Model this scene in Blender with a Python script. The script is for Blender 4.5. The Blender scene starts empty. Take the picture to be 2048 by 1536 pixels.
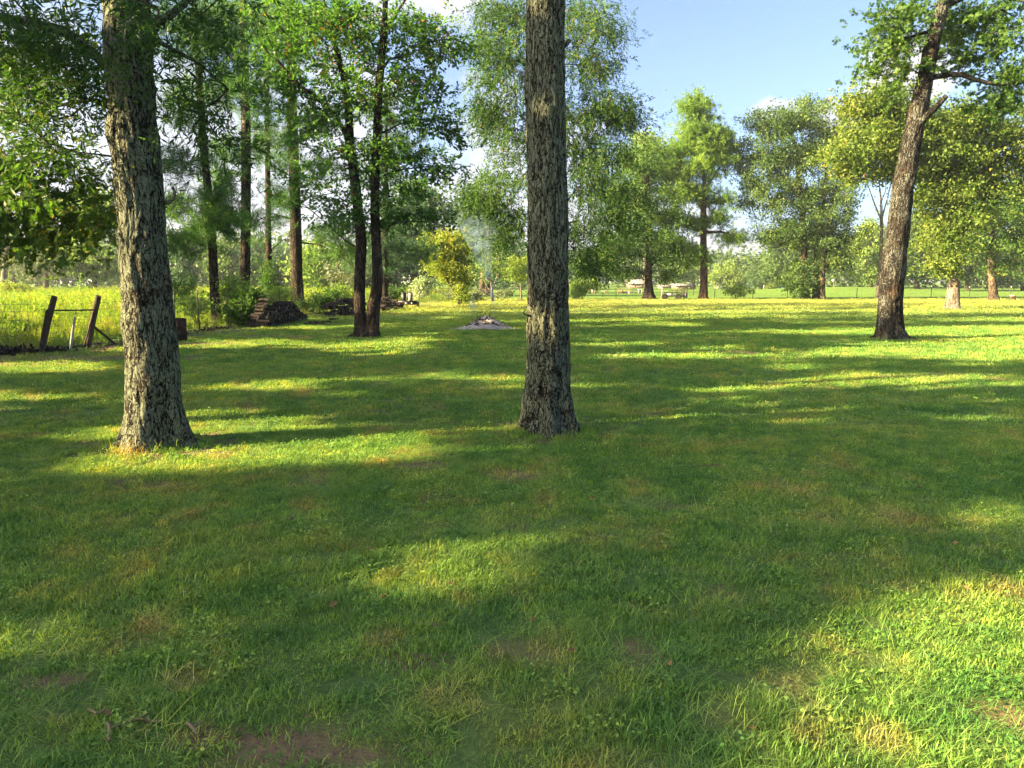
import bpy, math, random
import numpy as np
from mathutils import Vector
rng = np.random.default_rng(7)
random.seed(7)
R = math.radians
S = bpy.context.scene
COL = S.collection

# ------------------------------------------------------------------ camera
CAM_H, FPX, PITCH = 1.75, 1538.0, R(7.59)
cam = bpy.data.cameras.new('camera'); camo = bpy.data.objects.new('camera', cam); COL.objects.link(camo)
cam.sensor_width = 36.0; cam.lens = 36.0 * FPX / 2048.0; cam.clip_start = 0.05; cam.clip_end = 5000
camo.location = (0, 0, CAM_H); camo.rotation_euler = (math.pi / 2 - PITCH, 0, 0)
S.camera = camo

# ------------------------------------------------------------------ light
SUN_AZ, SUN_EL = R(107), R(21)            # azimuth measured from +Y towards -X
SUND = np.array([-math.sin(SUN_AZ) * math.cos(SUN_EL), math.cos(SUN_AZ) * math.cos(SUN_EL), math.sin(SUN_EL)])
sun = bpy.data.lights.new('sun', 'SUN'); suno = bpy.data.objects.new('sun', sun); COL.objects.link(suno)
sun.energy = 4.6; sun.angle = R(0.5); sun.color = (1.0, 0.76, 0.43)
suno.rotation_euler = Vector(SUND).to_track_quat('Z', 'Y').to_euler()
W = bpy.data.worlds.new('World'); S.world = W; W.use_nodes = True
nt = W.node_tree; nt.nodes.clear()
def N(nt, t, **kw):
    n = nt.nodes.new(t)
    for k, v in kw.items():
        if k.startswith('i_'):
            n.inputs[k[2:].replace('_', ' ')].default_value = v
        else: setattr(n, k, v)
    return n
def L(nt, a, b): nt.links.new(a, b)
sky = N(nt, 'ShaderNodeTexSky', sky_type='NISHITA'); sky.sun_disc = False
sky.sun_elevation = SUN_EL; sky.sun_rotation = -SUN_AZ; sky.air_density = 0.62; sky.dust_density = 3.0; sky.ozone_density = 1.2
tc = N(nt, 'ShaderNodeTexCoord')
# small fair-weather clouds: each is a patch of sky direction broken up by noise
cn = N(nt, 'ShaderNodeTexNoise'); cn.inputs['Scale'].default_value = 14.0; cn.inputs['Detail'].default_value = 8; cn.inputs['Roughness'].default_value = 0.6
L(nt, tc.outputs['Generated'], cn.inputs['Vector']); acc = None
for cx_, cy_, cw_, chh_, cs_ in ((1800, 140, .062, .040, .95), (1700, 235, .06, .03, .8), (1560, 218, .035, .014, .6), (1470, 500, .06, .012, .5), (900, -10, .085, .05, .75), (1640, 520, .05, .014, .5), (2350, 260, .16, .05, .8), (-500, 150, .2, .06, .7), (700, -700, .22, .10, .6), (3100, 100, .2, .08, .8), (330, 400, .62, .17, .62), (1150, 520, .30, .05, .35), (-1500, 250, .3, .06, .7)):
    d_ = np.array([(cx_ - 1024) / 1538.0, 0, 0]) - (cy_ - 768) / 1538.0 * np.array([0, math.sin(PITCH), math.cos(PITCH)]) + np.array([0, math.cos(PITCH), -math.sin(PITCH)]); d_ /= np.linalg.norm(d_)
    sb = N(nt, 'ShaderNodeVectorMath', operation='SUBTRACT'); L(nt, tc.outputs['Generated'], sb.inputs[0]); sb.inputs[1].default_value = tuple(d_)
    sc_ = N(nt, 'ShaderNodeVectorMath', operation='DIVIDE'); L(nt, sb.outputs[0], sc_.inputs[0]); sc_.inputs[1].default_value = (cw_, cw_, chh_)
    ln_ = N(nt, 'ShaderNodeVectorMath', operation='LENGTH'); L(nt, sc_.outputs[0], ln_.inputs[0])
    a1 = N(nt, 'ShaderNodeMath', operation='MULTIPLY_ADD'); L(nt, cn.outputs['Fac'], a1.inputs[0]); a1.inputs[1].default_value = -2.6; a1.inputs[2].default_value = 1.3
    a2 = N(nt, 'ShaderNodeMath', operation='ADD'); L(nt, ln_.outputs['Value'], a2.inputs[0]); L(nt, a1.outputs[0], a2.inputs[1])
    mr = N(nt, 'ShaderNodeMapRange', interpolation_type='SMOOTHSTEP'); mr.inputs['From Min'].default_value = 0.55; mr.inputs['From Max'].default_value = 1.1; mr.inputs['To Min'].default_value = cs_; mr.inputs['To Max'].default_value = 0; L(nt, a2.outputs[0], mr.inputs['Value'])
    if acc is None: acc = mr.outputs[0]
    else:
        mx = N(nt, 'ShaderNodeMath', operation='MAXIMUM'); L(nt, acc, mx.inputs[0]); L(nt, mr.outputs[0], mx.inputs[1]); acc = mx.outputs[0]
cm = N(nt, 'ShaderNodeMix', data_type='RGBA'); cm.inputs['B'].default_value = (2.9, 2.75, 2.8, 1)
L(nt, acc, cm.inputs['Factor']); L(nt, sky.outputs[0], cm.inputs['A'])
bg = N(nt, 'ShaderNodeBackground'); bg.inputs['Strength'].default_value = 0.05
wo = N(nt, 'ShaderNodeOutputWorld')
L(nt, cm.outputs['Result'], bg.inputs['Color']); L(nt, bg.outputs[0], wo.inputs['Surface'])
S.view_settings.view_transform = 'Standard'; S.view_settings.look = 'None'
S.view_settings.exposure = 3.1; S.view_settings.gamma = 1.0; S.view_settings.use_curve_mapping = False
S.render.engine = 'CYCLES'
cy = S.cycles
cy.max_bounces = 6; cy.diffuse_bounces = 4; cy.glossy_bounces = 1; cy.transmission_bounces = 3; cy.transparent_max_bounces = 4; cy.volume_bounces = 0
cy.caustics_reflective = cy.caustics_refractive = False
cy.sample_clamp_indirect = 4.0
cy.use_denoising = True; cy.denoiser = 'OPENIMAGEDENOISE'; cy.denoising_input_passes = 'RGB_ALBEDO_NORMAL'; cy.denoising_prefilter = 'NONE'
cy.use_adaptive_sampling = True; cy.adaptive_threshold = 0.02
cy.use_light_tree = False
S.render.use_persistent_data = False

# ------------------------------------------------------------------ helpers
fw = np.array([0, math.cos(PITCH), -math.sin(PITCH)]); up = np.array([0, math.sin(PITCH), math.cos(PITCH)])
def ray(px, py): return np.array([(px - 1024) / FPX, 0, 0]) - (py - 768) / FPX * up + fw
def G(px, py, z=0.0):
    d = ray(px, py); t = (CAM_H - z) / -d[2]; return np.array([d[0] * t, d[1] * t, z])
def P(px, py, Y):
    d = ray(px, py); t = Y / d[1]; return np.array([d[0] * t, Y, CAM_H + d[2] * t])
def pix(p):
    q = np.asarray(p, float) - np.array([0, 0, CAM_H]); z = q @ fw; z = np.where(np.abs(z) < 1e-3, 1e-3, z)
    return np.stack([1024 + FPX * q[..., 0] / z, 768 - FPX * (q @ up) / z, z], -1)
def m_px(Y): return Y / FPX

def _h(ix, iy, iz, seed):
    v = (ix.astype(np.int64) * 374761393 + iy.astype(np.int64) * 668265263 + iz.astype(np.int64) * 2147483647 + seed * 974634777) & 0xffffffff
    v = ((v ^ (v >> 13)) * 1274126177) & 0xffffffff
    v = ((v ^ (v >> 15)) * 2246822519) & 0xffffffff
    return ((v ^ (v >> 16)) & 0xffffff) / float(0xffffff)
def vnoise(p, seed=0):
    p = np.asarray(p, float); i = np.floor(p).astype(np.int64); f = p - i; f = f * f * (3 - 2 * f); o = 0
    for dx in (0, 1):
        for dy in (0, 1):
            for dz in (0, 1):
                w = (f[..., 0] if dx else 1 - f[..., 0]) * (f[..., 1] if dy else 1 - f[..., 1]) * (f[..., 2] if dz else 1 - f[..., 2])
                o = o + w * _h(i[..., 0] + dx, i[..., 1] + dy, i[..., 2] + dz, seed)
    return o
def fbm(p, seed=0, oct=4):
    a, s, t = 1.0, 0.0, 0.0; p = np.asarray(p, float)
    for k in range(oct): s = s + a * vnoise(p, seed + k); t += a; a *= 0.5; p = p * 2.03
    return s / t
def n2(x, y, sc, seed=0, oct=3): return fbm(np.stack([x * sc, y * sc, np.zeros_like(x)], -1), seed, oct)

class MB:
    """collects vertices and faces (tris and quads) for one mesh"""
    def __init__(s): s.v = []; s.n = 0; s.f = []; s.fm = []; s.ft = []; s.va = []
    def add(s, V, F, mat=0, tone=None, va=None):
        V = np.asarray(V, float).reshape(-1, 3); F = np.asarray(F, np.int64)
        s.v.append(V); s.f.append(F + s.n); s.fm.append(np.full(len(F), mat))
        s.ft.append(np.full(len(F), 0.5) if tone is None else np.broadcast_to(np.asarray(tone, float), (len(F),)))
        s.va.append(np.zeros(len(V)) if va is None else va); s.n += len(V); return s
    def build(s, name, mats, parent=None, smooth=False, mesh=None):
        me = bpy.data.meshes.new(name)
        V = np.concatenate(s.v); me.vertices.add(len(V)); me.vertices.foreach_set('co', V.astype(np.float32).ravel())
        sizes = np.concatenate([np.full(len(f), f.shape[1]) for f in s.f]); idx = np.concatenate([f.ravel() for f in s.f])
        me.loops.add(len(idx)); me.loops.foreach_set('vertex_index', idx.astype(np.int32))
        me.polygons.add(len(sizes)); st = np.concatenate([[0], np.cumsum(sizes)[:-1]])
        me.polygons.foreach_set('loop_start', st.astype(np.int32))
        if not isinstance(mats, (list, tuple)): mats = [mats]
        for m in mats: me.materials.append(m)
        me.polygons.foreach_set('material_index', np.concatenate(s.fm).astype(np.int32))
        if smooth: me.polygons.foreach_set('use_smooth', np.ones(len(sizes), bool))
        me.update(calc_edges=True)
        a = me.attributes.new('tone', 'FLOAT', 'FACE'); a.data.foreach_set('value', np.concatenate(s.ft).astype(np.float32))
        va = np.concatenate(s.va)
        if va.any():
            a = me.attributes.new('ridge', 'FLOAT', 'POINT'); a.data.foreach_set('value', va.astype(np.float32))
        o = bpy.data.objects.new(name, me); COL.objects.link(o)
        if parent is not None: o.parent = parent; o.location = -Vector(parent.location) if False else (0, 0, 0)
        return o

def rotz(a): c, s_ = math.cos(a), math.sin(a); return np.array([[c, -s_, 0], [s_, c, 0], [0, 0, 1]])
def rotx(a): c, s_ = math.cos(a), math.sin(a); return np.array([[1, 0, 0], [0, c, -s_], [0, s_, c]])
def roty(a): c, s_ = math.cos(a), math.sin(a); return np.array([[c, 0, s_], [0, 1, 0], [-s_, 0, c]])
BOXF = np.array([[0, 1, 3, 2], [4, 6, 7, 5], [0, 4, 5, 1], [2, 3, 7, 6], [0, 2, 6, 4], [1, 5, 7, 3]])
def box(mb, c, size, Rm=None, mat=0, tone=None, taper=0.0):
    s = np.array([[x, y, z] for x in (-.5, .5) for y in (-.5, .5) for z in (-.5, .5)]) * np.array(size)
    if taper: s[:, :2] *= (1 - taper * (s[:, 2:] > 0))
    if Rm is not None: s = s @ Rm.T
    mb.add(s + np.array(c), BOXF, mat, tone); return mb
def frame_of(d):
    d = d / (np.linalg.norm(d) + 1e-9); a = np.array([0, 0, 1.0]) if abs(d[2]) < 0.9 else np.array([1.0, 0, 0])
    u = np.cross(d, a); u /= np.linalg.norm(u); v = np.cross(d, u); return u, v
def tube(mb, pts, rad, n=6, mat=0, tone=None, cap=False):
    pts = np.asarray(pts, float); K = len(pts); rad = np.broadcast_to(np.asarray(rad, float), (K,))
    d = np.gradient(pts, axis=0); d /= np.linalg.norm(d, axis=1)[:, None] + 1e-9
    u, _ = frame_of(d[0]); V = []
    th = np.arange(n) * 2 * math.pi / n
    for k in range(K):
        u = u - d[k] * (u @ d[k]); u /= np.linalg.norm(u) + 1e-9; v = np.cross(d[k], u)
        V.append(pts[k] + rad[k] * (np.cos(th)[:, None] * u + np.sin(th)[:, None] * v))
    V = np.concatenate(V); i = np.arange(K - 1)[:, None] * n; j = np.arange(n)[None]; j2 = (j + 1) % n
    F = np.stack([i + j, i + j2, i + n + j2, i + n + j], -1).reshape(-1, 4)
    mb.add(V, F, mat, tone)
    if cap:
        for base in (0, (K - 1) * n):
            c = pts[0] if base == 0 else pts[-1]
            mb.add(np.vstack([V[base:base + n], c]), [[a, (a + 1) % n, n] for a in range(n)], mat, tone)
    return mb
def smooth_path(pts, step):
    pts = np.asarray(pts, float)
    if len(pts) < 3:
        k = max(2, int(np.linalg.norm(pts[-1] - pts[0]) / step) + 1); t = np.linspace(0, 1, k)[:, None]
        return pts[0] * (1 - t) + pts[-1] * t
    Q = np.vstack([2 * pts[0] - pts[1], pts, 2 * pts[-1] - pts[-2]]); out = []
    for k in range(1, len(Q) - 2):
        n = max(1, int(np.linalg.norm(Q[k + 1] - Q[k]) / step)); t = np.arange(n)[:, None] / n
        out.append(0.5 * ((2 * Q[k]) + (-Q[k - 1] + Q[k + 1]) * t + (2 * Q[k - 1] - 5 * Q[k] + 4 * Q[k + 1] - Q[k + 2]) * t ** 2 + (-Q[k - 1] + 3 * Q[k] - 3 * Q[k + 1] + Q[k + 2]) * t ** 3))
    out.append(pts[-1:]); return np.vstack(out)

def tag(o, label=None, cat=None, group=None, kind=None):
    if label: o['label'] = label
    if cat: o['category'] = cat
    if group: o['group'] = group
    if kind: o['kind'] = kind
    return o
def thing(name, label, cat, loc=(0, 0, 0), group=None):
    o = bpy.data.objects.new(name, None); COL.objects.link(o); o.location = loc; o.empty_display_size = 0.2
    return tag(o, label, cat, group)
def part(name, mb, mats, root, smooth=False, label=None):
    """mesh given in world space, parented to root whose location is its base"""
    b = np.array(root.matrix_basis.translation if root.type == 'EMPTY' else root['_o'] if '_o' in root else (0, 0, 0))
    for k in range(len(mb.v)): mb.v[k] = mb.v[k] - b
    o = mb.build(name, mats, None, smooth); o.parent = root
    if label: o['label'] = label
    return o

# ------------------------------------------------------------------ materials
def mat(name):
    m = bpy.data.materials.new(name); m.use_nodes = True; m.node_tree.nodes.clear()
    return m, m.node_tree
def ramp(nt, fac, stops):
    r = N(nt, 'ShaderNodeValToRGB'); e = r.color_ramp.elements
    while len(e) < len(stops): e.new(0.5)
    for k, (p, c) in enumerate(stops): e[k].position = p; e[k].color = (*c, 1)
    L(nt, fac, r.inputs[0]); return r.outputs[0]
def noise(nt, vec, scale, detail=3, rough=0.55):
    n = N(nt, 'ShaderNodeTexNoise'); n.inputs['Scale'].default_value = scale; n.inputs['Detail'].default_value = detail; n.inputs['Roughness'].default_value = rough
    if vec is not None: L(nt, vec, n.inputs['Vector'])
    return n.outputs['Fac']
def mapping(nt, vec, sc):
    m = N(nt, 'ShaderNodeMapping'); m.inputs['Scale'].default_value = sc; L(nt, vec, m.inputs['Vector']); return m.outputs[0]
def mixc(nt, f, a, b, bt='MIX'):
    m = N(nt, 'ShaderNodeMix', data_type='RGBA', blend_type=bt)
    for s_, v in (('Factor', f), ('A', a), ('B', b)):
        if isinstance(v, (int, float)): m.inputs[s_].default_value = v
        elif isinstance(v, tuple): m.inputs[s_].default_value = (*v, 1)
        else: L(nt, v, m.inputs[s_])
    return m.outputs['Result']
def maprange(nt, v, a, b, c=0.0, d=1.0, smooth=True):
    m = N(nt, 'ShaderNodeMapRange'); m.interpolation_type = 'SMOOTHSTEP' if smooth else 'LINEAR'
    for k, x in zip(('From Min', 'From Max', 'To Min', 'To Max'), (a, b, c, d)): m.inputs[k].default_value = x
    L(nt, v, m.inputs['Value']); return m.outputs[0]
def mth(nt, op, a, b=None):
    m = N(nt, 'ShaderNodeMath', operation=op)
    for k, v in enumerate((a, b)):
        if v is None: continue
        if isinstance(v, (int, float)): m.inputs[k].default_value = v
        else: L(nt, v, m.inputs[k])
    return m.outputs[0]
def finish(nt, color, rough=0.8, bump=None, bdist=0.01, bstr=1.0, spec=0.2, metal=0.0):
    b = N(nt, 'ShaderNodeBsdfPrincipled'); b.inputs['Roughness'].default_value = rough; b.inputs['Specular IOR Level'].default_value = spec; b.inputs['Metallic'].default_value = metal
    if isinstance(color, tuple): b.inputs['Base Color'].default_value = (*color, 1)
    else: L(nt, color, b.inputs['Base Color'])
    if bump is not None:
        bn = N(nt, 'ShaderNodeBump'); bn.inputs['Distance'].default_value = bdist; bn.inputs['Strength'].default_value = bstr
        L(nt, bump, bn.inputs['Height']); L(nt, bn.outputs[0], b.inputs['Normal'])
    o = N(nt, 'ShaderNodeOutputMaterial'); L(nt, b.outputs[0], o.inputs['Surface']); return b
def m_plain(name, c, rough=0.7, var=0.3, scale=6.0, spec=0.3, metal=0.0, stretch=(1, 1, 1)):
    m, nt = mat(name); t = N(nt, 'ShaderNodeTexCoord')
    n = noise(nt, mapping(nt, t.outputs['Object'], stretch), scale, 5)
    col = ramp(nt, n, [(0.25, tuple(x * (1 - var) for x in c)), (0.75, tuple(min(1, x * (1 + var)) for x in c))])
    finish(nt, col, rough, n, 0.01, 0.4, spec, metal); return m
def m_leaf(name, dark, mid, light, trans=0.4, tcol=(1.08, 1.3, 0.45), accent=None, apos=0.93, spec=0.16, gap=False):
    m, nt = mat(name); a = N(nt, 'ShaderNodeAttribute', attribute_name='tone')
    stops = [(0.1, dark), (0.5, mid), (0.85, light)]
    if accent: stops += [(apos, light), (min(1, apos + 0.03), accent)]
    col = ramp(nt, a.outputs['Fac'], stops)
    b = N(nt, 'ShaderNodeBsdfPrincipled'); b.inputs['Roughness'].default_value = 0.5; b.inputs['Specular IOR Level'].default_value = spec
    L(nt, col, b.inputs['Base Color'])
    t = N(nt, 'ShaderNodeBsdfTranslucent'); L(nt, mixc(nt, 1.0, col, tcol, 'MULTIPLY'), t.inputs['Color'])
    x = N(nt, 'ShaderNodeMixShader'); x.inputs[0].default_value = trans
    L(nt, b.outputs[0], x.inputs[1]); L(nt, t.outputs[0], x.inputs[2])
    o = N(nt, 'ShaderNodeOutputMaterial'); L(nt, x.outputs[0], o.inputs['Surface']); return m
def m_bark(name, dark, light, lichen=(0.25, 0.29, 0.21), amt=0.5, fine=14.0, bump=0.03, use_ridge=False, vert=0.16, cell=9.0):
    m, nt = mat(name); t = N(nt, 'ShaderNodeTexCoord'); ob = t.outputs['Object']
    st = mapping(nt, ob, (1, 1, vert)); n1 = noise(nt, st, fine, 6, 0.62); n3 = noise(nt, ob, 2.6, 5, 0.65); n4 = noise(nt, ob, 34.0, 3, 0.6)
    wv = N(nt, 'ShaderNodeVectorMath', operation='MULTIPLY_ADD'); nz = N(nt, 'ShaderNodeTexNoise'); nz.inputs['Scale'].default_value = 7.0; nz.inputs['Detail'].default_value = 3; L(nt, ob, nz.inputs['Vector'])
    L(nt, nz.outputs['Color'], wv.inputs[0]); wv.inputs[1].default_value = (0.07, 0.07, 0.10); L(nt, ob, wv.inputs[2])
    f1 = noise(nt, mapping(nt, wv.outputs[0], (1, 1, 0.2)), cell * 0.75, 3, 0.5); f2 = noise(nt, mapping(nt, wv.outputs[0], (1, 1, 0.36)), cell * 1.6, 3, 0.5)
    rid = mth(nt, 'MINIMUM', mth(nt, 'ABSOLUTE', mth(nt, 'SUBTRACT', f1, 0.5)), mth(nt, 'MULTIPLY', mth(nt, 'ABSOLUTE', mth(nt, 'SUBTRACT', f2, 0.52)), 1.5))
    cv = N(nt, 'ShaderNodeTexVoronoi', feature='DISTANCE_TO_EDGE'); cv.inputs['Scale'].default_value = cell; L(nt, mapping(nt, wv.outputs[0], (1, 1, 0.20)), cv.inputs['Vector'])
    plate = mth(nt, 'MULTIPLY', maprange(nt, mth(nt, 'ADD', rid, mth(nt, 'MULTIPLY', n4, 0.03)), 0.022, 0.062), maprange(nt, mth(nt, 'ADD', cv.outputs['Distance'], mth(nt, 'MULTIPLY', n4, 0.12)), 0.05, 0.10, 0.45, 1.0))
    body = ramp(nt, n1, [(0.33, tuple(0.35 * a + 0.65 * b for a, b in zip(light, dark))), (0.66, light)])
    col = mixc(nt, plate, dark, body)
    big = noise(nt, ob, 1.7, 3); col = mixc(nt, maprange(nt, noise(nt, mapping(nt, ob, (1, 1, 0.4)), 3.3, 3), 0.56, 0.66, 0, 0.75), col, mixc(nt, plate, dark, tuple(x * y for x, y in zip(light, (1.7, 1.25, 0.95)))))
    col = mixc(nt, 1.0, col, ramp(nt, big, [(0.32, (0.62, 0.62, 0.62)), (0.68, (1.35, 1.32, 1.25))]), 'MULTIPLY')
    rd = N(nt, 'ShaderNodeAttribute', attribute_name='ridge').outputs['Fac']
    if use_ridge: col = mixc(nt, maprange(nt, rd, 0.10, 0.45), dark, col)
    # crusts of lichen on the plates, in drifts
    v = N(nt, 'ShaderNodeTexVoronoi'); v.inputs['Scale'].default_value = 34.0; L(nt, wv.outputs[0], v.inputs['Vector'])
    flake = mth(nt, 'ADD', mth(nt, 'MULTIPLY', n4, 0.8), mth(nt, 'MULTIPLY', v.outputs['Distance'], -0.35))
    drift = mth(nt, 'ADD', mth(nt, 'ADD', mth(nt, 'MULTIPLY', n3, 0.6), mth(nt, 'MULTIPLY', noise(nt, ob, 0.9, 3), 0.5)), amt * 0.34 - 0.06)
    lm = mth(nt, 'MULTIPLY', maprange(nt, mth(nt, 'ADD', flake, mth(nt, 'MULTIPLY', drift, 2.6)), 2.02, 2.14), plate)
    lc = mixc(nt, n4, tuple(0.6 * x for x in lichen), tuple(1.35 * x for x in lichen))
    col = mixc(nt, lm, col, lc)
    h = mth(nt, 'ADD', mth(nt, 'MULTIPLY', plate, 0.8), mth(nt, 'MULTIPLY', n1, 0.6))
    finish(nt, col, 0.92, h, bump, 1.0, 0.10); return m

M = {}
M['bark_front'] = m_bark('bark_lichen', (0.010, 0.008, 0.006), (0.062, 0.049, 0.035), (0.125, 0.14, 0.092), 0.95, 13.0, 0.022, True, cell=25.0)
M['bark_oak'] = m_bark('bark_oak', (0.022, 0.018, 0.014), (0.15, 0.115, 0.08), (0.26, 0.27, 0.2), 0.35, 9.0, 0.04)
M['bark_lean'] = m_bark('bark_lean', (0.011, 0.010, 0.008), (0.055, 0.049, 0.040), (0.10, 0.105, 0.085), 0.6, 9.0, 0.04, True, cell=15.0)
M['bark_dark'] = m_bark('bark_dark', (0.012, 0.01, 0.008), (0.07, 0.055, 0.042), (0.16, 0.15, 0.11), 0.25, 8.0, 0.05)
M['bark_pine'] = m_bark('bark_pine', (0.03, 0.022, 0.016), (0.16, 0.10, 0.065), (0.18, 0.16, 0.12), 0.1, 6.0, 0.06, vert=0.4)
M['bark_pale'] = m_bark('bark_pale', (0.09, 0.075, 0.06), (0.25, 0.215, 0.17), (0.28, 0.28, 0.24), 0.5, 8.0, 0.03)
M['leaf_willow'] = m_leaf('leaf_willow', (0.021, 0.052, 0.016), (0.046, 0.098, 0.023), (0.098, 0.173, 0.035), 0.42, accent=(0.253, 0.196, 0.035), apos=0.95)
M['leaf_oak'] = m_leaf('leaf_oak', (0.025, 0.062, 0.015), (0.056, 0.119, 0.023), (0.119, 0.200, 0.037), 0.42, accent=(0.312, 0.200, 0.037), apos=0.94)
M['leaf_twin'] = m_leaf('leaf_twin', (0.025, 0.068, 0.016), (0.054, 0.129, 0.025), (0.122, 0.231, 0.034), 0.45, accent=(0.326, 0.109, 0.041), apos=0.96)
M['leaf_yellow'] = m_leaf('leaf_yellow', (0.045, 0.095, 0.018), (0.105, 0.16, 0.028), (0.19, 0.225, 0.042), 0.42, accent=(0.34, 0.22, 0.05), apos=0.96)
M['leaf_shade'] = m_leaf('leaf_shade', (0.014, 0.038, 0.012), (0.032, 0.072, 0.018), (0.07, 0.12, 0.028), 0.3)
M['leaf_pear'] = m_leaf('leaf_pear', (0.08, 0.13, 0.02), (0.17, 0.23, 0.035), (0.30, 0.32, 0.05), 0.45, accent=(0.42, 0.27, 0.04), apos=0.9)
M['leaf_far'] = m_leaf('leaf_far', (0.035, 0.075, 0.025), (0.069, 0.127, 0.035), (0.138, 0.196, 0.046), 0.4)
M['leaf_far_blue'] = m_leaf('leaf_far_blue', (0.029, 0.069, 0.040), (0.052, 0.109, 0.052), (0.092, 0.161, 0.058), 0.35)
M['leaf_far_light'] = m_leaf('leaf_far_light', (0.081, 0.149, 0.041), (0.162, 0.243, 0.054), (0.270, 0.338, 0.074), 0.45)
M['leaf_grey'] = m_leaf('leaf_grey', (0.06, 0.09, 0.045), (0.12, 0.15, 0.075), (0.2, 0.21, 0.12), 0.3)
M['needle'] = m_leaf('needle', (0.024, 0.066, 0.024), (0.048, 0.114, 0.030), (0.102, 0.192, 0.036), 0.35)
M['needle_sun'] = m_leaf('needle_sun', (0.05, 0.12, 0.024), (0.12, 0.215, 0.034), (0.22, 0.31, 0.05), 0.4)
M['flower_white'] = m_leaf('flower_white', (0.12, 0.2, 0.06), (0.3, 0.36, 0.2), (0.5, 0.5, 0.4), 0.3)

# ------------------------------------------------------------------ leaf sprays
def _quad_leaf(o, d, nrm, ln, w, fold=0.0):
    s_ = np.cross(d, nrm); s_ /= np.linalg.norm(s_) + 1e-9
    return [o, o + d * ln * 0.5 + s_ * w / 2 + nrm * fold, o + d * ln, o + d * ln * 0.5 - s_ * w / 2 + nrm * fold]
def rdir(r, upb=0.0):
    v = r.normal(size=3); v[2] += upb; return v / np.linalg.norm(v)
def spray_narrow(r, n=16, ln=0.095, w=0.019, tw=0.34):
    V = []
    for k in range(n):
        t = (k + 0.5) / n; o = np.array([0, t * tw, -0.06 * t * t * 3]); a = r.uniform(0, 2 * math.pi)
        d = np.array([math.cos(a) * 0.9, 0.75, math.sin(a) * 0.7 - 0.15]); d /= np.linalg.norm(d); V += _quad_leaf(o, d, rdir(r, 1.0), ln * r.uniform(0.7, 1.2), w)
    return np.array(V)
def spray_broad(r, n=12, ln=0.11, w=0.06, tw=0.3):
    V = []
    for k in range(n):
        t = (k + 0.5) / n; o = np.array([r.normal() * 0.02, t * tw, -0.04 * t]); a = r.uniform(-1, 1) * 1.4 + (math.pi if k % 2 else 0)
        d = np.array([math.cos(a), 0.6, r.uniform(-0.6, 0.1)]); d /= np.linalg.norm(d); V += _quad_leaf(o + d * 0.02, d, rdir(r, 1.6), ln * r.uniform(0.65, 1.2), w * r.uniform(0.8, 1.2), 0.008)
    return np.array(V)
def spray_lobed(r, n=7, ln=0.15, w=0.05, tw=0.28):
    V = []
    for k in range(n):
        t = (k + 0.5) / n; o = np.array([0, t * tw, -0.05 * t]); a = r.uniform(-1, 1) * 1.3 + (math.pi if k % 2 else 0)
        d = np.array([math.cos(a), 0.6, r.uniform(-0.9, 0.0)]); d /= np.linalg.norm(d); nr = rdir(r, 1.2); nr -= d * (nr @ d); nr /= np.linalg.norm(nr)
        s_ = np.cross(d, nr); l2 = ln * r.uniform(0.7, 1.15)
        V += _quad_leaf(o, d, nr, l2, w * 0.75)
        for f, q in ((0.35, 0.62), (0.62, 0.5)):
            for sg in (-1, 1):
                dd = d * 0.62 + s_ * sg * 0.78; V += _quad_leaf(o + d * l2 * (f - 0.12), dd, nr, l2 * q, w * 0.55)
    return np.array(V)
def spray_needle(r, n=34, ln=0.17, w=0.007, tw=0.25):
    V = []
    for k in range(n):
        t = r.uniform(0.2, 1); o = np.array([0, t * tw, 0]); d = rdir(r) + np.array([0, 0.9, 0.15]); d /= np.linalg.norm(d)
        s_ = np.cross(d, rdir(r)); s_ /= np.linalg.norm(s_); l2 = ln * r.uniform(0.8, 1.1)
        V += [o, o + d * l2 * 0.6 + s_ * w / 2, o + d * l2, o + d * l2 * 0.6 - s_ * w / 2]
    return np.array(V)
def spray_clump(r, n=14, ln=0.3, w=0.19, rad=0.42):
    V = []
    for k in range(n):
        o = r.normal(size=3) * rad * np.array([1, 1, 0.6]) * 0.6; d = rdir(r); V += _quad_leaf(o, d, rdir(r, 0.8), ln * r.uniform(0.5, 1.2), w * r.uniform(0.7, 1.2), 0.03)
    return np.array(V)
def make_lib(fn, k=7, **kw): r = np.random.default_rng(11); return [fn(r, **kw) for _ in range(k)]
LIB = dict(narrow=make_lib(spray_narrow), broad=make_lib(spray_broad), lobed=make_lib(spray_lobed), needle=make_lib(spray_needle),
           needle_far=make_lib(spray_needle, n=16, ln=0.40, w=0.04, tw=0.25), needle_mid=make_lib(spray_needle, n=24, ln=0.2, w=0.012),
           clump=make_lib(spray_clump), narrow_mid=make_lib(spray_narrow, n=14, ln=0.12, w=0.032, tw=0.4),
           far=make_lib(spray_clump, n=12, ln=0.34, w=0.2, rad=0.5), far_fine=make_lib(spray_clump, n=20, ln=0.21, w=0.13, rad=0.46), clump_s=make_lib(spray_clump, n=12, ln=0.2, w=0.12, rad=0.35))
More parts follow.
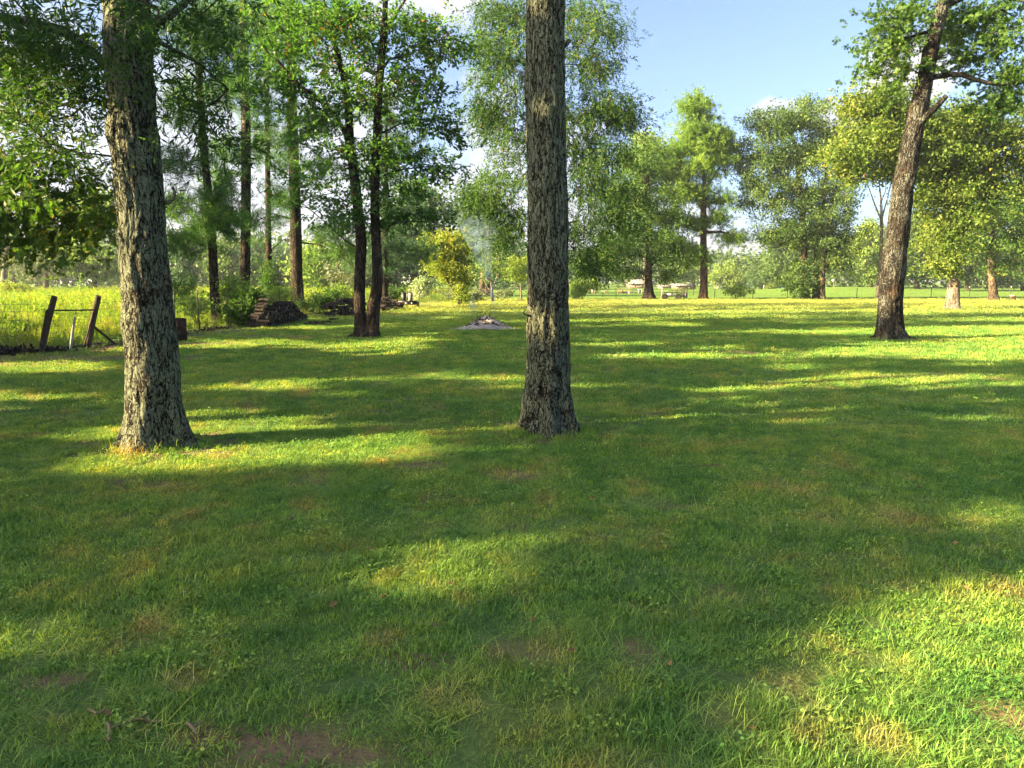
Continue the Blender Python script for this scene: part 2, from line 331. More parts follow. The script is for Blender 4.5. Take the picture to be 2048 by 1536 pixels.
def put_sprays(mb, kind, C, D, size, r, mat_i=1, droop=0.0, tone_c=None, jit=0.5, carve=False):
    """one spray at each centre C, pointing along D"""
    lib = LIB[kind]; C = np.asarray(C); n = len(C)
    if n == 0: return
    D = D / (np.linalg.norm(D, axis=1)[:, None] + 1e-9) + r.normal(size=(n, 3)) * jit; D[:, 2] -= droop
    D /= np.linalg.norm(D, axis=1)[:, None] + 1e-9
    a = np.where(np.abs(D[:, 2:]) > 0.92, np.array([[1.0, 0, 0]]), np.array([[0, 0, 1.0]]))
    X = np.cross(D, a); X /= np.linalg.norm(X, axis=1)[:, None]; Z = np.cross(X, D)
    ro = r.uniform(-0.7, 0.7, n)[:, None]; X, Z = X * np.cos(ro) + Z * np.sin(ro), Z * np.cos(ro) - X * np.sin(ro)
    sc = size * r.uniform(0.75, 1.3, n); pick = r.integers(0, len(lib), n)
    base = fbm(C * 0.45, 5, 2) if tone_c is None else tone_c
    for k in range(len(lib)):
        I = np.nonzero(pick == k)[0]
        if not len(I): continue
        T = lib[k]; V = (T[None, :, 0:1] * X[I][:, None] + T[None, :, 1:2] * D[I][:, None] + T[None, :, 2:3] * Z[I][:, None]) * sc[I][:, None, None] + C[I][:, None]
        nq = len(T) // 4; F = np.arange(len(I) * nq * 4).reshape(-1, 4)
        tn = np.clip((base[I][:, None] - 0.5) * 0.9 + 0.5 + r.normal(size=(len(I), nq)) * 0.16, 0.02, 1).ravel()
        V = V.reshape(-1, 4, 3)
        if carve:
            c4 = V.mean(1); off = ~in_frame(c4, 10); hole = np.zeros(len(c4), bool); hole[off] = sunlit_hole(c4[off], 0.1); hole |= off & (r.uniform(size=len(c4)) < 0.22); V = V[~hole]; tn = tn[~hole]
        mb.add(V.reshape(-1, 3), np.arange(len(V) * 4).reshape(-1, 4), mat_i, tn)

# ------------------------------------------------------------------ where sunlight gets through on the lawn (gaps in the tree crowns)
# ellipses in the picture turned into ground positions: (px, py, rx, ry)
LIT = [(300, 930, 170, 22), (520, 905, 240, 26), (780, 905, 130, 22), (60, 735, 200, 14), (20, 815, 70, 28), (560, 780, 110, 9), (760, 700, 130, 12),
       (880, 752, 60, 7), (480, 690, 70, 6), (900, 640, 60, 5), (620, 655, 60, 4), (1800, 765, 330, 16), (1450, 775, 110, 9), (1960, 712, 150, 10),
       (1750, 700, 120, 6), (1350, 715, 130, 6), (1250, 690, 110, 5), (1600, 735, 60, 6), (1990, 800, 80, 12), (1270, 830, 60, 9), (980, 1090, 150, 34), (900, 1165, 150, 34),
       (380, 1125, 170, 34), (390, 1265, 110, 40), (2000, 1030, 90, 36), (2060, 1300, 420, 130), (1880, 1420, 330, 120), (2010, 1500, 400, 190), (1680, 1530, 200, 60), (1400, 1125, 80, 16), (40, 1290, 130, 60),
       (1950, 1190, 60, 16), (740, 1470, 60, 16), (1960, 840, 90, 7), (1180, 985, 70, 10), (1700, 655, 60, 4), (1950, 668, 90, 4), (1850, 640, 200, 7), (500, 1040, 70, 12)]
LIT = np.array(LIT, float); LIT[LIT[:, 1] > 1000, 2:] *= 1.15
def lit_mask(g):
    """g: ground points (n,2) -> True where the photograph has sun"""
    p = pix(np.column_stack([g, np.zeros(len(g))])); x, y, zc = p[:, 0], p[:, 1], p[:, 2]
    w = (n2(g[:, 0], g[:, 1], 0.9, 31, 3) - 0.5) * 1.3
    out = np.zeros(len(g), bool)
    for a, b, c, d in LIT: out |= ((x - a) / c) ** 2 + ((y - b) / d) ** 2 < 1 + w
    edge = np.interp(x, [0, 840, 1050, 1140, 1480, 1740, 2048, 2600], [600, 608, 610, 619, 628, 649, 655, 664])
    out |= (y < edge) & (x > 830)
    out |= (g[:, 0] < -11.6) & (g[:, 1] > 21.6 + w * .8)
    dp = n2(g[:, 0] * .45, g[:, 1], 0.7, 91, 3) * .55 + n2(g[:, 0] * .45, g[:, 1], 2.6, 92, 2) * .45
    out |= (dp > np.where(x > 1250, .585, .60))
    out &= zc > 0.5
    return out
TARGETS = []   # places on trunks that the sun reaches: (point, radius)
def sunlit_hole(C, rr=0.35):
    """True for points whose shadow would fall where the photograph shows sun"""
    C = np.asarray(C); t = C[:, 2] / SUND[2]; g = C[:, :2] - SUND[:2] * t[:, None]
    o = lit_mask(g)
    for T, rad in TARGETS:
        q = C - T; s_ = q @ SUND; d = np.linalg.norm(q - s_[:, None] * SUND, axis=1); o |= (s_ > 0.3) & (d < rad + rr)
    return o
def shades_view(C):
    C = np.asarray(C); t = C[:, 2] / SUND[2]; g = C[:, :2] - SUND[:2] * t[:, None]
    p = pix(np.column_stack([g, np.zeros(len(g))])); return (p[:, 2] > 1.5) & (p[:, 0] > -250) & (p[:, 0] < 2300) & (p[:, 1] < 1750)
def in_frame(C, m=30):
    p = pix(C); return (p[:, 2] > 0.3) & (p[:, 0] > -m) & (p[:, 0] < 2048 + m) & (p[:, 1] > -m) & (p[:, 1] < 1536 + m)

# ------------------------------------------------------------------ trees
def trunk_mesh(mb, pts, radii, sides=24, step=0.25, flare=0.5, fh=0.3, lobes=5, amp=0.02, seed=0, fine_to=None, mat_i=0, freq=9.0, phase=0.0, knots=()):
    pts = np.asarray(pts, float); L0 = np.concatenate([[0], np.cumsum(np.linalg.norm(np.diff(pts, axis=0), axis=1))])
    path = smooth_path(pts, step)
    if fine_to is not None:
        keep = (path[:, 2] < fine_to) | (np.arange(len(path)) % 12 == 0); keep[-1] = True; path = path[keep]
    l = np.concatenate([[0], np.cumsum(np.linalg.norm(np.diff(path, axis=0), axis=1))]); rr = np.interp(l / l[-1], L0 / L0[-1], radii)
    d = np.gradient(path, axis=0); d /= np.linalg.norm(d, axis=1)[:, None]
    th = np.arange(sides) * 2 * math.pi / sides; K = len(path)
    u = np.array([1.0, 0, 0]); V = np.zeros((K, sides, 3)); 
    z = path[:, 2] - path[0, 2]; fl = flare * np.exp(-np.maximum(z, 0) / fh)
    lob = 0.72 + 0.42 * np.cos(lobes * th + phase + 0.8 * np.sin(2 * th + phase)); 
    rad = rr[:, None] * (1 + fl[:, None] * lob[None] ** 1.3)
    q = np.stack([np.cos(th)[None] * rr[:, None] * freq, np.sin(th)[None] * rr[:, None] * freq, np.broadcast_to(l[:, None] * freq * 0.2, (K, sides))], -1)
    warp = (fbm(q * 0.7, seed + 40, 2) - 0.5) * 1.6
    q[..., 0] += warp; q[..., 1] += warp
    rd = 1 - np.abs(2 * fbm(q, seed, 2) - 1) ** 0.8; rd2 = 1 - np.abs(2 * vnoise(q * np.array([2.1, 2.1, 3.2]), seed + 9) - 1)
    ridge = np.clip(1.25 - 1.1 * rd, 0, 1) * 0.75 + 0.25 * (1 - rd2)
    lump = (fbm(q * 0.13, seed + 20, 2) - 0.5)
    rad = rad + amp * (ridge - 0.6) + rr[:, None] * 0.14 * lump
    for kz, kth, ks, ka in knots:
        dth = (th - kth + math.pi) % (2 * math.pi) - math.pi; q2 = ((z[:, None] - kz) ** 2 + (dth[None] * rr[:, None]) ** 2) / ks ** 2
        rad = rad + ka * (np.exp(-q2) - 1.15 * np.exp(-q2 * 5.5))
    for k in range(K):
        u = u - d[k] * (u @ d[k]); u /= np.linalg.norm(u); v = np.cross(d[k], u)
        V[k] = path[k] + rad[k][:, None] * (np.cos(th)[:, None] * u + np.sin(th)[:, None] * v)
    i = np.arange(K - 1)[:, None] * sides; j = np.arange(sides)[None]; j2 = (j + 1) % sides
    F = np.stack([i + j, i + j2, i + sides + j2, i + sides + j], -1).reshape(-1, 4)
    mb.add(V.reshape(-1, 3), F, mat_i, None, ridge.ravel()); return path, rr

def grow(nodes, A, r, seg=0.6, bend=0.22, upw=0.55):
    """joins every attractor to the nearest wood by a curved twig; returns chains and node parents"""
    Pn = [np.asarray(n, float) for n in nodes]; par = [-1] + list(range(len(Pn) - 1)); cnt0 = len(Pn)
    X = np.zeros((len(Pn) + len(A) * 14 + 10, 3)); X[:len(Pn)] = Pn; n = len(Pn); par = list(par); chains = []
    core = X[:cnt0]
    dist = np.min(np.linalg.norm(A[:, None] - core[None], axis=2), axis=1); order = np.argsort(dist)
    for a in A[order]:
        q = X[:n] - a; hd = np.hypot(q[:, 0], q[:, 1]); m = np.linalg.norm(q, axis=1) + upw * np.maximum(0, q[:, 2] + 0.35 * hd)
        k = int(np.argmin(m)); s0 = X[k]; v = a - s0; d = np.linalg.norm(v); ns = int(min(12, max(1, round(d / seg))))
        t = np.arange(1, ns + 1)[:, None] / ns; side = r.normal(size=3) * bend * d * 0.4; side[2] = abs(side[2]) * 0.6 + 0.06 * d
        pts = s0 + v * t + side * (np.sin(math.pi * t)) + r.normal(size=(ns, 3)) * 0.03 * d / max(ns, 1)
        pts[-1] = a; X[n:n + ns] = pts; chains.append((k, list(range(n, n + ns))))
        for q_ in range(ns): par.append(k if q_ == 0 else n + q_ - 1)
        n += ns
    return X[:n], par, chains, cnt0
def ellip(r, c, rad, n, shell=0.45):
    v = r.normal(size=(n, 3)); v /= np.linalg.norm(v, axis=1)[:, None]; t = r.uniform(0, 1, n) ** shell
    return np.asarray(c) + v * t[:, None] * np.asarray(rad)
def blobs_px(bl, Y):
    out = []
    for b in bl:
        px, py, rx, ry = b[:4]; n = b[4]; rd = b[5] if len(b) > 5 else None; dy = b[6] if len(b) > 6 else 0
        c = P(px, py, Y + dy); s_ = m_px(Y + dy); out.append((c, (rx * s_, (rd if rd else rx * s_ * 0.9), ry * s_), n))
    return out
def crown(name, blobs, nodes, leaf, size, per, root, leafm, woodm, seed, spread=0.35, twig=0.012, exp=0.46, droop=0.0, carve=True, shell=0.45, r0max=0.12, seg=0.6, keep=None, jit=0.5, upw=0.55, bend=0.22, sides=5, along=0.5):
    r = np.random.default_rng(seed)
    A = np.concatenate([ellip(r, c, rad, n, shell) for c, rad, n in blobs])
    A = A[A[:, 2] > 0.25]
    if keep is not None: A = A[keep(A)]
    if carve:
        off = ~in_frame(A, 10); hole = np.zeros(len(A), bool); hole[off] = sunlit_hole(A[off]) | (~shades_view(A[off]) & (r.uniform(size=off.sum()) < 0.7)); A = A[~hole]
    X, par, chains, c0 = grow(nodes, A, r, seg, bend, upw)
    n = len(X); cnt = np.zeros(n)
    for k, ch in chains: cnt[ch[-1]] += 1
    for q in range(n - 1, c0 - 1, -1): cnt[par[q]] += cnt[q]
    rad = np.minimum(twig * np.maximum(cnt, 0.35) ** exp, r0max)
    mb = MB(); C = []; D = []
    for k, ch in chains:
        pts = np.vstack([X[k], X[ch]]); rr = np.concatenate([[rad[ch[0]]], rad[ch]]); rr[-1] *= 0.4
        tube(mb, pts, rr, sides if rr[0] > twig * 2 else 3, 0)
        e = X[ch[-1]]; d = pts[-1] - pts[-2]; d = d / (np.linalg.norm(d) + 1e-9)
        ne = max(1, int(round(per * (1 - along)))); na = per - ne
        C.append(e + r.normal(size=(ne, 3)) * spread * np.array([1, 1, 0.55])); D.append(np.repeat(d[None], ne, 0) + r.normal(size=(ne, 3)) * 0.5)
        if na > 0:
            t = r.uniform(0.25, 1, na) * (len(pts) - 1); i = np.minimum(t.astype(int), len(pts) - 2); f = (t - i)[:, None]
            q = pts[i] * (1 - f) + pts[i + 1] * f; C.append(q + r.normal(size=(na, 3)) * spread * 0.5 * np.array([1, 1, 0.6])); D.append(r.normal(size=(na, 3)) * 0.8 + d)
    C = np.concatenate(C); D = np.concatenate(D)
    if carve:
        off = ~in_frame(C, 10); hole = np.zeros(len(C), bool); hole[off] = sunlit_hole(C[off], 0.15); C = C[~hole]; D = D[~hole]
    put_sprays(mb, leaf, C, D, size, r, 1, droop, jit=jit, carve=carve)
    return part(name, mb, [M[woodm], M[leafm]], root)

# ------------------------------------------------------------------ ground
FENCE = np.array([(-12.6, 18.5), (-11.4, 18.7), (-11.1, 20.1), (-10.9, 22.0), (-11.2, 27.7), (-10.7, 40), (-8.6, 55), (-5.6, 67), (-3.6, 77)])
def fence_x(y): return np.interp(y, FENCE[1:, 1], FENCE[1:, 0])
TREE_BASES = [(*G(312, 893)[:2], 0.27, 1.15), (*G(1100, 870)[:2], 0.25, 1.0), (*G(1780, 681)[:2], 0.4, 0.5), (*G(734, 673)[:2], 0.45, 1.2)]
BARE = [(*G(650, 1512)[:2], 0.30, 0.10), (*G(90, 1370)[:2], 0.14, 0.08), (*G(500, 1478)[:2], 0.3, 0.06), (*G(1265, 832)[:2], 0.3, 0.12), (*G(300, 968)[:2], 0.5, 0.16), (*G(840, 935)[:2], 0.35, 0.2), (*G(1020, 955)[:2], 0.45, 0.22),
        (*G(968, 656)[:2], 1.5, 1.1), (*G(930, 655)[:2], 0.8, 0.4), (*G(400, 690)[:2], 1.3, 0.9), (*G(170, 715)[:2], 3.5, 0.8), (*G(20, 728)[:2], 2.0, 0.8), (*G(1450, 706)[:2], 0.9, 0.5), (*G(530, 672)[:2], 1.4, 0.8), (*G(830, 1330)[:2], 0.14, 0.05),
        (*G(1400, 597)[:2], 3.0, 1.4), (*G(1180, 655)[:2], 1.1, 0.6), (*G(800, 628)[:2], 2.0, 1.2)]
def bare(x, y):
    b = np.zeros_like(x); w = (n2(x, y, 2.6, 3, 3) - 0.5) * 1.1
    for tx, ty, r0, w0 in TREE_BASES:
        d = np.hypot((x - tx) / 1.15, y - ty); b = np.maximum(b, np.clip((r0 + w0 * 0.62 - d) / (w0 * 0.4) + w, 0, 1))
    for cx, cy_, rx, ry in BARE:
        d = np.hypot((x - cx) / rx, (y - cy_) / ry); b = np.maximum(b, np.clip((1.25 - d) * 1.6 + w * 1.3, 0, 1) * 0.9)
    fx = fence_x(y); d = np.abs(x - fx - 0.25); b = np.maximum(b, np.where((y > 18.4) & (y < 66), np.clip(1.6 - d * 1.6 + w, 0, 1), 0) * 0.9)
    d = np.abs(y - 76.9); b = np.maximum(b, np.where((x > -4), np.clip(1.1 - d * 1.1 + w, 0, 1) * 0.75, 0))
    d = np.abs(y - 18.9 + 0.0 * x); b = np.maximum(b, np.where(x < -11.3, np.clip(1.5 - d * 1.5 + w, 0, 1), 0))
    sp = n2(x, y, 1.7, 77, 3); b = np.maximum(b, np.clip((sp - 0.725) * 9, 0, 0.8))
    return b
def hgt(x, y):
    near = np.clip(1 - y / 60, 0.15, 1)
    h = (n2(x, y, 0.22, 50, 2) - 0.5) * 0.10 + (n2(x, y, 1.3, 51, 2) - 0.5) * 0.035 * near
    h = h + 0.9 * np.exp(-(((x - 55) / 16) ** 2 + ((y - 128) / 9) ** 2)) * (y > 80)
    return h * np.clip((400 - y) / 100, 0, 1)

def grass_colour(nt, pos):
    """green, straw and blue-green drifts of turf in world space"""
    sep = N(nt, 'ShaderNodeSeparateXYZ'); L(nt, pos, sep.inputs[0])
    a = noise(nt, pos, 0.55, 4); b = noise(nt, pos, 2.3, 4); c = noise(nt, pos, 9.0, 3)
    g = ramp(nt, mth(nt, 'ADD', mth(nt, 'MULTIPLY', a, 0.5), mth(nt, 'MULTIPLY', b, 0.5)), [(0.36, (0.095, 0.25, 0.055)), (0.5, (0.175, 0.33, 0.070)), (0.62, (0.29, 0.385, 0.090))])
    dry = mixc(nt, c, (0.26, 0.225, 0.09), (0.36, 0.32, 0.14))
    dm = maprange(nt, mth(nt, 'ADD', mth(nt, 'MULTIPLY', b, 0.6), mth(nt, 'MULTIPLY', noise(nt, pos, 1.1, 3), 0.4)), 0.54, 0.67, 0, 0.6)
    col = mixc(nt, dm, g, dry)
    far = maprange(nt, sep.outputs['Y'], 22.0, 60.0, 0, 1)
    fcol = mixc(nt, maprange(nt, noise(nt, mapping(nt, pos, (0.25, 1.1, 1)), 1.4, 5), 0.35, 0.65), (0.19, 0.27, 0.07), (0.31, 0.345, 0.12))
    rt = maprange(nt, sep.outputs['X'], 12.0, 34.0, 0, 0.5)
    fcol = mixc(nt, rt, fcol, (0.26, 0.30, 0.06))
    col = mixc(nt, mth(nt, 'MULTIPLY', far, 0.85), col, fcol)
    past = maprange(nt, sep.outputs['Y'], 76.6, 77.4, 0, 1)
    pcol = mixc(nt, noise(nt, mapping(nt, pos, (0.03, 0.1, 1)), 3.0, 4), (0.10, 0.21, 0.03), (0.17, 0.27, 0.05))
    col = mixc(nt, past, col, pcol)
    return col, sep
m, nt = mat('turf_soil'); ge = N(nt, 'ShaderNodeNewGeometry'); pos = ge.outputs['Position']
col, sep = grass_colour(nt, pos)
fine = noise(nt, mapping(nt, pos, (1, 1, 1)), 34, 5, 0.7); mid = noise(nt, mapping(nt, pos, (0.6, 1.8, 1)), 3.5, 6, 0.7)
col = mixc(nt, maprange(nt, fine, 0.3, 0.62), mixc(nt, 0.45, col, (0.05, 0.04, 0.02)), col)
col = mixc(nt, maprange(nt, mid, 0.30, 0.44, 0.45, 0.0), col, (0.025, 0.045, 0.012))
bt = N(nt, 'ShaderNodeAttribute', attribute_name='ridge').outputs['Fac']
soil = mixc(nt, noise(nt, pos, 12, 5), (0.13, 0.082, 0.045), (0.29, 0.20, 0.115))
soil = mixc(nt, maprange(nt, sep.outputs['Y'], 73, 75.5), soil, (0.28, 0.10, 0.045))
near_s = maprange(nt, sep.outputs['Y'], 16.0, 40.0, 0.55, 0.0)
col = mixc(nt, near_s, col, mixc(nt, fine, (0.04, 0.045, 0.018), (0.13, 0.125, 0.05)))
col = mixc(nt, bt, col, soil)
finish(nt, col, 0.95, mth(nt, 'ADD', fine, mth(nt, 'MULTIPLY', mid, 2.0)), 0.03, 0.8, 0.05); M['turf'] = m

ys = np.concatenate([np.arange(-14, 0, 1.0), np.arange(0, 12, 0.11), np.arange(12, 24, 0.25), np.arange(24, 90, 0.7), np.geomspace(90, 3000, 60)])
us = np.concatenate([np.linspace(-6, -1.05, 26), np.linspace(-1.0, 1.0, 150), np.linspace(1.05, 6, 26)])
YY, UU = np.meshgrid(ys, us, indexing='ij'); XX = UU * (np.abs(YY) * 0.75 + 7)
ZZ = hgt(XX, YY); BB = bare(XX, YY) * (YY < 80)
Vg = np.stack([XX, YY, ZZ], -1).reshape(-1, 3); nu = len(us)
i = np.arange(len(ys) - 1)[:, None] * nu; j = np.arange(nu - 1)[None]
Fg = np.stack([i + j, i + j + 1, i + nu + j + 1, i + nu + j], -1).reshape(-1, 4)
cen = Vg[Fg].mean(1)
is_past = (cen[:, 1] > 77) & (cen[:, 0] > -3.6 - (cen[:, 1] - 77) * 0.15)
is_mead = ~is_past & (cen[:, 1] > 18.8) & (cen[:, 0] < fence_x(cen[:, 1]))
for nm, sel in (('lawn', ~is_past & ~is_mead), ('meadow', is_mead), ('pasture', is_past)):
    F = Fg[sel]; used, inv = np.unique(F, return_inverse=True); mb = MB()
    mb.add(Vg[used], inv.reshape(-1, 4), 0, None, BB.ravel()[used] + 1e-6)
    o = mb.build(nm, M['turf'], smooth=True); tag(o, kind='structure')

# ------------------------------------------------------------------ geometry-node scatter for the uncountable ground cover
def template(name, V, F, tone, material):
    mb = MB(); mb.add(V, F, 0, tone)
    me_o = mb.build(name, material); COL.objects.unlink(me_o); return me_o
def scatter(name, pts, rot, scl, idx, templates, material, label):
    me = bpy.data.meshes.new(name); me.vertices.add(len(pts)); me.vertices.foreach_set('co', np.asarray(pts, np.float32).ravel())
    for an, ty, dat, key in (('irot', 'FLOAT_VECTOR', rot, 'vector'), ('iscl', 'FLOAT_VECTOR', scl, 'vector'), ('iidx', 'INT', idx, 'value')):
        a = me.attributes.new(an, ty, 'POINT'); a.data.foreach_set(key, np.asarray(dat, np.int32 if ty == 'INT' else np.float32).ravel())
    o = bpy.data.objects.new(name, me); COL.objects.link(o); me.materials.append(material)
    g = bpy.data.node_groups.new(name + '_scatter', 'GeometryNodeTree')
    g.interface.new_socket('Geometry', in_out='INPUT', socket_type='NodeSocketGeometry'); g.interface.new_socket('Geometry', in_out='OUTPUT', socket_type='NodeSocketGeometry')
    gi = g.nodes.new('NodeGroupInput'); go = g.nodes.new('NodeGroupOutput'); ip = g.nodes.new('GeometryNodeInstanceOnPoints'); jn = g.nodes.new('GeometryNodeJoinGeometry')
    for t in reversed(templates):
        oi = g.nodes.new('GeometryNodeObjectInfo'); oi.inputs['Object'].default_value = t; oi.inputs['As Instance'].default_value = False
        gt = g.nodes.new('GeometryNodeGeometryToInstance'); g.links.new(oi.outputs['Geometry'], gt.inputs[0]); g.links.new(gt.outputs[0], jn.inputs[0])
    def attr(n, ty):
        a = g.nodes.new('GeometryNodeInputNamedAttribute'); a.data_type = ty; a.inputs['Name'].default_value = n; return a.outputs[0]
    mp_ = g.nodes.new('GeometryNodeMeshToPoints')
    g.links.new(gi.outputs[0], mp_.inputs[0]); g.links.new(mp_.outputs[0], ip.inputs['Points']); g.links.new(jn.outputs[0], ip.inputs['Instance'])
    ip.inputs['Pick Instance'].default_value = True
    g.links.new(attr('iidx', 'INT'), ip.inputs['Instance Index'])
    e2r = g.nodes.new('FunctionNodeEulerToRotation'); g.links.new(attr('irot', 'FLOAT_VECTOR'), e2r.inputs[0]); g.links.new(e2r.outputs[0], ip.inputs['Rotation'])
    g.links.new(attr('iscl', 'FLOAT_VECTOR'), ip.inputs['Scale']); g.links.new(ip.outputs[0], go.inputs[0])
    md = o.modifiers.new('scatter', 'NODES'); md.node_group = g
    return tag(o, label, None, None, 'stuff')

def blade_mat(name, lawn=True):
    m, nt = mat(name); ge = N(nt, 'ShaderNodeNewGeometry'); pos = ge.outputs['Position']; t = N(nt, 'ShaderNodeAttribute', attribute_name='tone').outputs['Fac']
    oi = N(nt, 'ShaderNodeObjectInfo').outputs['Random']
    if lawn:
        col, sep = grass_colour(nt, pos)
        col = mixc(nt, 1.0, col, ramp(nt, t, [(0.0, (0.5, 0.66, 0.5)), (0.5, (1.0, 1.0, 1.0)), (0.8, (1.25, 1.15, 1.0)), (1.0, (1.4, 1.15, 1.4))]), 'MULTIPLY')
        col = mixc(nt, 1.0, col, ramp(nt, oi, [(0.0, (0.5, 0.62, 0.6)), (0.5, (1, 1, 1)), (1.0, (1.75, 1.45, 1.2))]), 'MULTIPLY')
        tr, tc_ = 0.42, (1.7, 1.25, 0.4)
    else:
        n1 = noise(nt, pos, 0.25, 4); n3 = noise(nt, pos, 1.6, 3)
        col = ramp(nt, mth(nt, 'ADD', mth(nt, 'MULTIPLY', n1, 0.55), mth(nt, 'MULTIPLY', n3, 0.45)), [(0.36, (0.035, 0.105, 0.016)), (0.47, (0.12, 0.22, 0.022)), (0.55, (0.21, 0.28, 0.028)), (0.64, (0.34, 0.30, 0.08))])
        col = mixc(nt, 1.0, col, ramp(nt, t, [(0.0, (0.5, 0.65, 0.5)), (0.5, (1.0, 1.0, 1.0)), (0.9, (1.3, 1.2, 1.1)), (1.0, (1.4, 1.15, 1.2))]), 'MULTIPLY')
        tr, tc_ = 0.5, (1.35, 1.3, 0.5)
    b = N(nt, 'ShaderNodeBsdfPrincipled'); b.inputs['Roughness'].default_value = 0.55; b.inputs['Specular IOR Level'].default_value = 0.25; L(nt, col, b.inputs['Base Color'])
    tb = N(nt, 'ShaderNodeBsdfTranslucent'); L(nt, mixc(nt, 1.0, col, tc_, 'MULTIPLY'), tb.inputs['Color'])
    x = N(nt, 'ShaderNodeMixShader'); x.inputs[0].default_value = tr; L(nt, b.outputs[0], x.inputs[1]); L(nt, tb.outputs[0], x.inputs[2])
    o = N(nt, 'ShaderNodeOutputMaterial'); L(nt, x.outputs[0], o.inputs['Surface']); return m
M['blade'] = blade_mat('grass_blade'); M['weed'] = blade_mat('meadow_weed', False)

def blades(r, n, rad, h, w, lean=0.7, curl=0.6, dry=0.16, segs=2, flat=0.0):
    V = []; F = []; T = []
    for k in range(n):
        a = r.uniform(0, 2 * math.pi); q = rad * math.sqrt(r.uniform()); p = np.array([q * math.cos(a), q * math.sin(a), -0.004])
        b = r.uniform(0, 2 * math.pi); ln = h * r.uniform(0.45, 1.25); d = np.array([math.cos(b), math.sin(b), 0]); s_ = np.array([-d[1], d[0], 0]); ww = w * r.uniform(0.6, 1.3)
        le = lean * r.uniform(0.1, 1.2) + flat
        p1 = p + d * ln * 0.45 * le + np.array([0, 0, ln * 0.55]); p2 = p1 + d * ln * (0.35 * le + curl * r.uniform(0, 0.6)) + np.array([0, 0, ln * (0.45 - 0.45 * curl * r.uniform(0, 1))])
        i0 = len(V); V += [p - s_ * ww / 2, p + s_ * ww / 2, p1 + s_ * ww * 0.42, p1 - s_ * ww * 0.42, p2 + s_ * ww * 0.06, p2 - s_ * ww * 0.06]
        F += [[i0, i0 + 1, i0 + 2, i0 + 3], [i0 + 3, i0 + 2, i0 + 4, i0 + 5]]
        t = r.uniform(0.85, 1.0) if r.uniform() < dry else r.uniform(0.1, 0.72); T += [t, t]
    return np.array(V), np.array(F), np.array(T)
def broadleaf(r, n, rad, ln, w):
    V = []; 
    for k in range(n):
        a = r.uniform(0, 2 * math.pi); q = rad * math.sqrt(r.uniform()); o = np.array([q * math.cos(a), q * math.sin(a), r.uniform(0.01, 0.045)])
        b = r.uniform(0, 2 * math.pi); d = np.array([math.cos(b), math.sin(b), r.uniform(-0.1, 0.6)]); d /= np.linalg.norm(d); V += _quad_leaf(o, d, rdir(r, 2.5), ln * r.uniform(0.6, 1.2), w * r.uniform(0.7, 1.2))
    V = np.array(V); return V, np.arange(len(V)).reshape(-1, 4), r.uniform(0.1, 0.6, len(V) // 4)
r = np.random.default_rng(3); TP = []
for k in range(5): TP.append(template('tuft', *blades(r, 46, 0.075, 0.033, 0.0036), M['blade']))                       # 0-4 fine turf
for k in range(3): TP.append(template('tuft', *blades(r, 30, 0.065, 0.042, 0.0052, lean=1.1, curl=0.9, dry=0.05), M['blade']))     # 5-7 crab grass
for k in range(2): TP.append(template('tuft', *broadleaf(r, 34, 0.09, 0.021, 0.013), M['blade']))                         # 8-9 clover
for k in range(2): TP.append(template('tuft', *blades(r, 34, 0.10, 0.05, 0.0024, lean=1.6, curl=0.9, dry=0.85, flat=0.6), M['blade']))   # 10-11 straw
for k in range(4): TP.append(template('tuft', *blades(r, 70, 0.24, 0.042, 0.009, dry=0.05), M['blade']))                 # 12-15 mid
for k in range(4): TP.append(template('tuft', *blades(r, 80, 0.62, 0.045, 0.022, dry=0.03), M['blade']))                 # 16-19 far
pts = []; rot = []; scl = []; idx = []
def add_zone(y0, y1, dens, kinds, probs, s0, s1, margin=1.2, hs=None):
    A = 0.73 * (y1 ** 2 - y0 ** 2) + 2 * margin * (y1 - y0); n = int(A * dens); rr = np.random.default_rng(int(y0 * 10))
    y = np.sqrt(rr.uniform(y0 ** 2, y1 ** 2, n)); x = rr.uniform(-1, 1, n) * (0.73 * y + margin)
    ok = (y < 76.8) & ((x > fence_x(y) - 0.3) | (y < 18.8)); b = bare(x, y); ok &= rr.uniform(size=n) > b * 0.80
    clump = n2(x, y, 3.2, 60, 2) if y0 < 30 else np.clip((fbm(np.stack([x * .22, y * 1.3, y * 0], -1), 66, 3) - .42) * 4, 0, 1); ok &= rr.uniform(size=n) < (0.28 + 1.35 * clump if y0 < 30 else 0.18 + 1.1 * clump)
    for tx, ty, r0, w0 in TREE_BASES: ok &= np.hypot(x - tx, y - ty) > r0 * 1.25
    x, y = x[ok], y[ok]; n = len(x); z = hgt(x, y)
    t = n2(x, y, 1.1, 61, 3); pk = rr.choice(len(kinds), n, p=probs)
    if len(kinds) > 5:
        dryish = n2(x, y, 1.7, 77, 3) > 0.6; pk = np.where(dryish & (rr.uniform(size=n) < 0.4), rr.integers(10, 12, n), pk)
        crab = n2(x, y, 0.9, 90, 3); pk = np.where((crab > 0.56) & (rr.uniform(size=n) < 0.55), rr.integers(5, 8, n), pk)
    s_ = rr.uniform(s0, s1, n) * (0.75 + 0.55 * t); k = np.asarray(kinds)[pk]
    pts.append(np.stack([x, y, z], -1)); rot.append(np.stack([rr.normal(size=n) * 0.12, rr.normal(size=n) * 0.12, rr.uniform(0, 6.28, n)], -1))
    hz = (hs if hs else 1.0) * (0.6 + 0.9 * n2(x, y, 2.1, 62, 2)); scl.append(np.stack([s_, s_, s_ * hz], -1)); idx.append(k)
